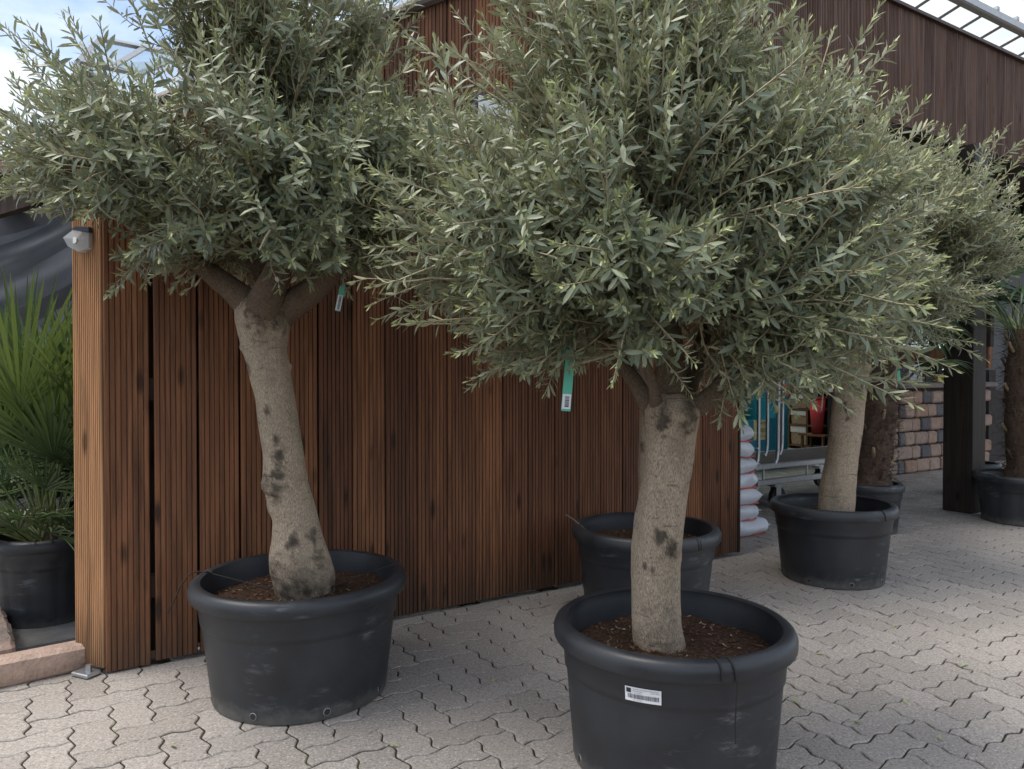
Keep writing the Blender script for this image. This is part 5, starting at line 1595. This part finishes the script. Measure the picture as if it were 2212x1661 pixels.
# ================================================================== hanging tags
def strip_tag(top, bot, wid, split, label, name='plant_tag', barcode=True, curl=0.0, teal=False):
    top, bot = np.asarray(top), np.asarray(bot)
    t = thing(name, label, 'tag', bot)
    d = bot - top; L_ = np.linalg.norm(d); d /= L_
    w = np.cross(d, (0, 1, 0)); w /= np.linalg.norm(w); nr = np.cross(w, d)
    if nr[1] > 0: nr = -nr
    def q(f, a, off): return top + d * L_ * f + w * wid * a + nr * (off + curl * math.sin(f * 5.5))
    def sheet(f0, f1, a0, a1, off, nm, mat, par, n=9):
        fs = np.linspace(f0, f1, n)
        G = np.array([[q(f, a0, off), q(f, a1, off)] for f in fs]); B_ = np.array([[q(f, a0, off - .0008), q(f, a1, off - .0008)] for f in fs])
        r = MB(); r.quadgrid(G); r.quadgrid(B_, flip=True); return r.build(nm, M[mat], par, True)
    sheet(0, 1, -.5, .5, 0, 'strip', 'tag_green', t)
    if barcode:
        lb_ = sheet(split, .965, -.46, .46, .0012, 'paper_label', 'paper', t)
        r = MB(); f = split + .04
        while f < .93:
            h = brn.choice((.006, .010, .016)); r.quadgrid(np.array([[q(f, -.18, .002), q(f, .26, .002)], [q(f + h, -.18, .002), q(f + h, .26, .002)]])); f += h + brn.choice((.006, .009))
        r.build('barcode', M['ink'], lb_, False)
    else:
        r = MB()
        for f in (.18, .24, .30, .52, .56): r.quadgrid(np.array([[q(f, -.45, .002), q(f, .45, .002)], [q(f + .02, -.45, .002), q(f + .03, .45, .002)]]))
        r.build('print', M['ink'], t, False)
    r = MB(); r.tube([top - np.array((0, 0, .01)), top + np.array((.004, 0, .03)), top + np.array((0, .004, .07))], .0015, 4); r.build('loop', M['tag_green'], t)
    return t
strip_tag(W(1233, 756, 2.36), W(1222, 888, 2.36), .030, .72, 'long mint green tag with a white barcode end hanging below the fullest olive crown')
strip_tag(W(740, 618, 2.98), W(729, 672, 2.97), .022, .36, 'short mint green tag with white barcode label under a limb of the leaning olive')
strip_tag(W(1935, 770, 4.55), W(1945, 822, 4.55), .022, 1.0, 'curled mint green tag hanging in front of the hemp palm trunk', barcode=False, curl=.010)

# ================================================================== fallen leaves
frn = np.random.default_rng(12)
spots = [(2994, 2641, 0), (3529, 2777, 0), (3115, 2277, 0), (2960, 2600, 0), (3350, 2350, 0), (1500, 2800, 0), (1850, 2560, 0), (3050, 2450, 0), (3600, 2500, 0), (640, 2790, 0), (3200, 2700, 0), (3400, 2640, 0)]
for u, v, z in spots:
    p = WZ(u / 1.736, v / 1.736, .004)
    r = MB(); a = frn.uniform(0, 6.283)
    leaf_into(r, np.zeros(3), np.array((math.cos(a), math.sin(a), .05)), np.array((0, 0, 1.0)), frn.uniform(.03, .055), .007, -.15, .3, (frn.uniform(.1, .45), 1.0, 0, 1))
    o = r.build('fallen_leaf', M['leaf'], None, True, True); o.location = tuple(p)
    tag(o, 'pale fallen olive leaf lying on the grey pavers', 'leaf', 'fallen leaves on the paving')

# ================================================================== small weeds in the joints
r = MB()
for k in range(34):
    i, j = int(frn.integers(2, 34)), int(frn.integers(-16, 6))
    c = P0 + pa * (i * PU) + pb * (j * PV)
    u, v, dd = pix(np.array((c[0], c[1], 0)))
    if not (1250 < u[0] < 2212 and 1180 < v[0] < 1660): continue
    for q in range(int(frn.integers(7, 22))):
        p = np.append(c + frn.normal(0, .009, 2), -.006)
        d = np.array((frn.normal(0, .6), frn.normal(0, .6), 1.0)); d /= np.linalg.norm(d)
        sd = np.cross(d, frn.normal(size=3)); sd /= np.linalg.norm(sd); L_ = frn.uniform(.008, .022)
        r.add([p - sd * .0014, p + sd * .0014, p + d * L_], [(0, 1, 2)], 0, (frn.uniform(0, .5), frn.uniform(), 0, 1))
if r.n: tag(stuff(r.build('weeds', M['hedge'], None, False, True)), 'tiny green weeds growing in the joints between the pavers', 'weeds')
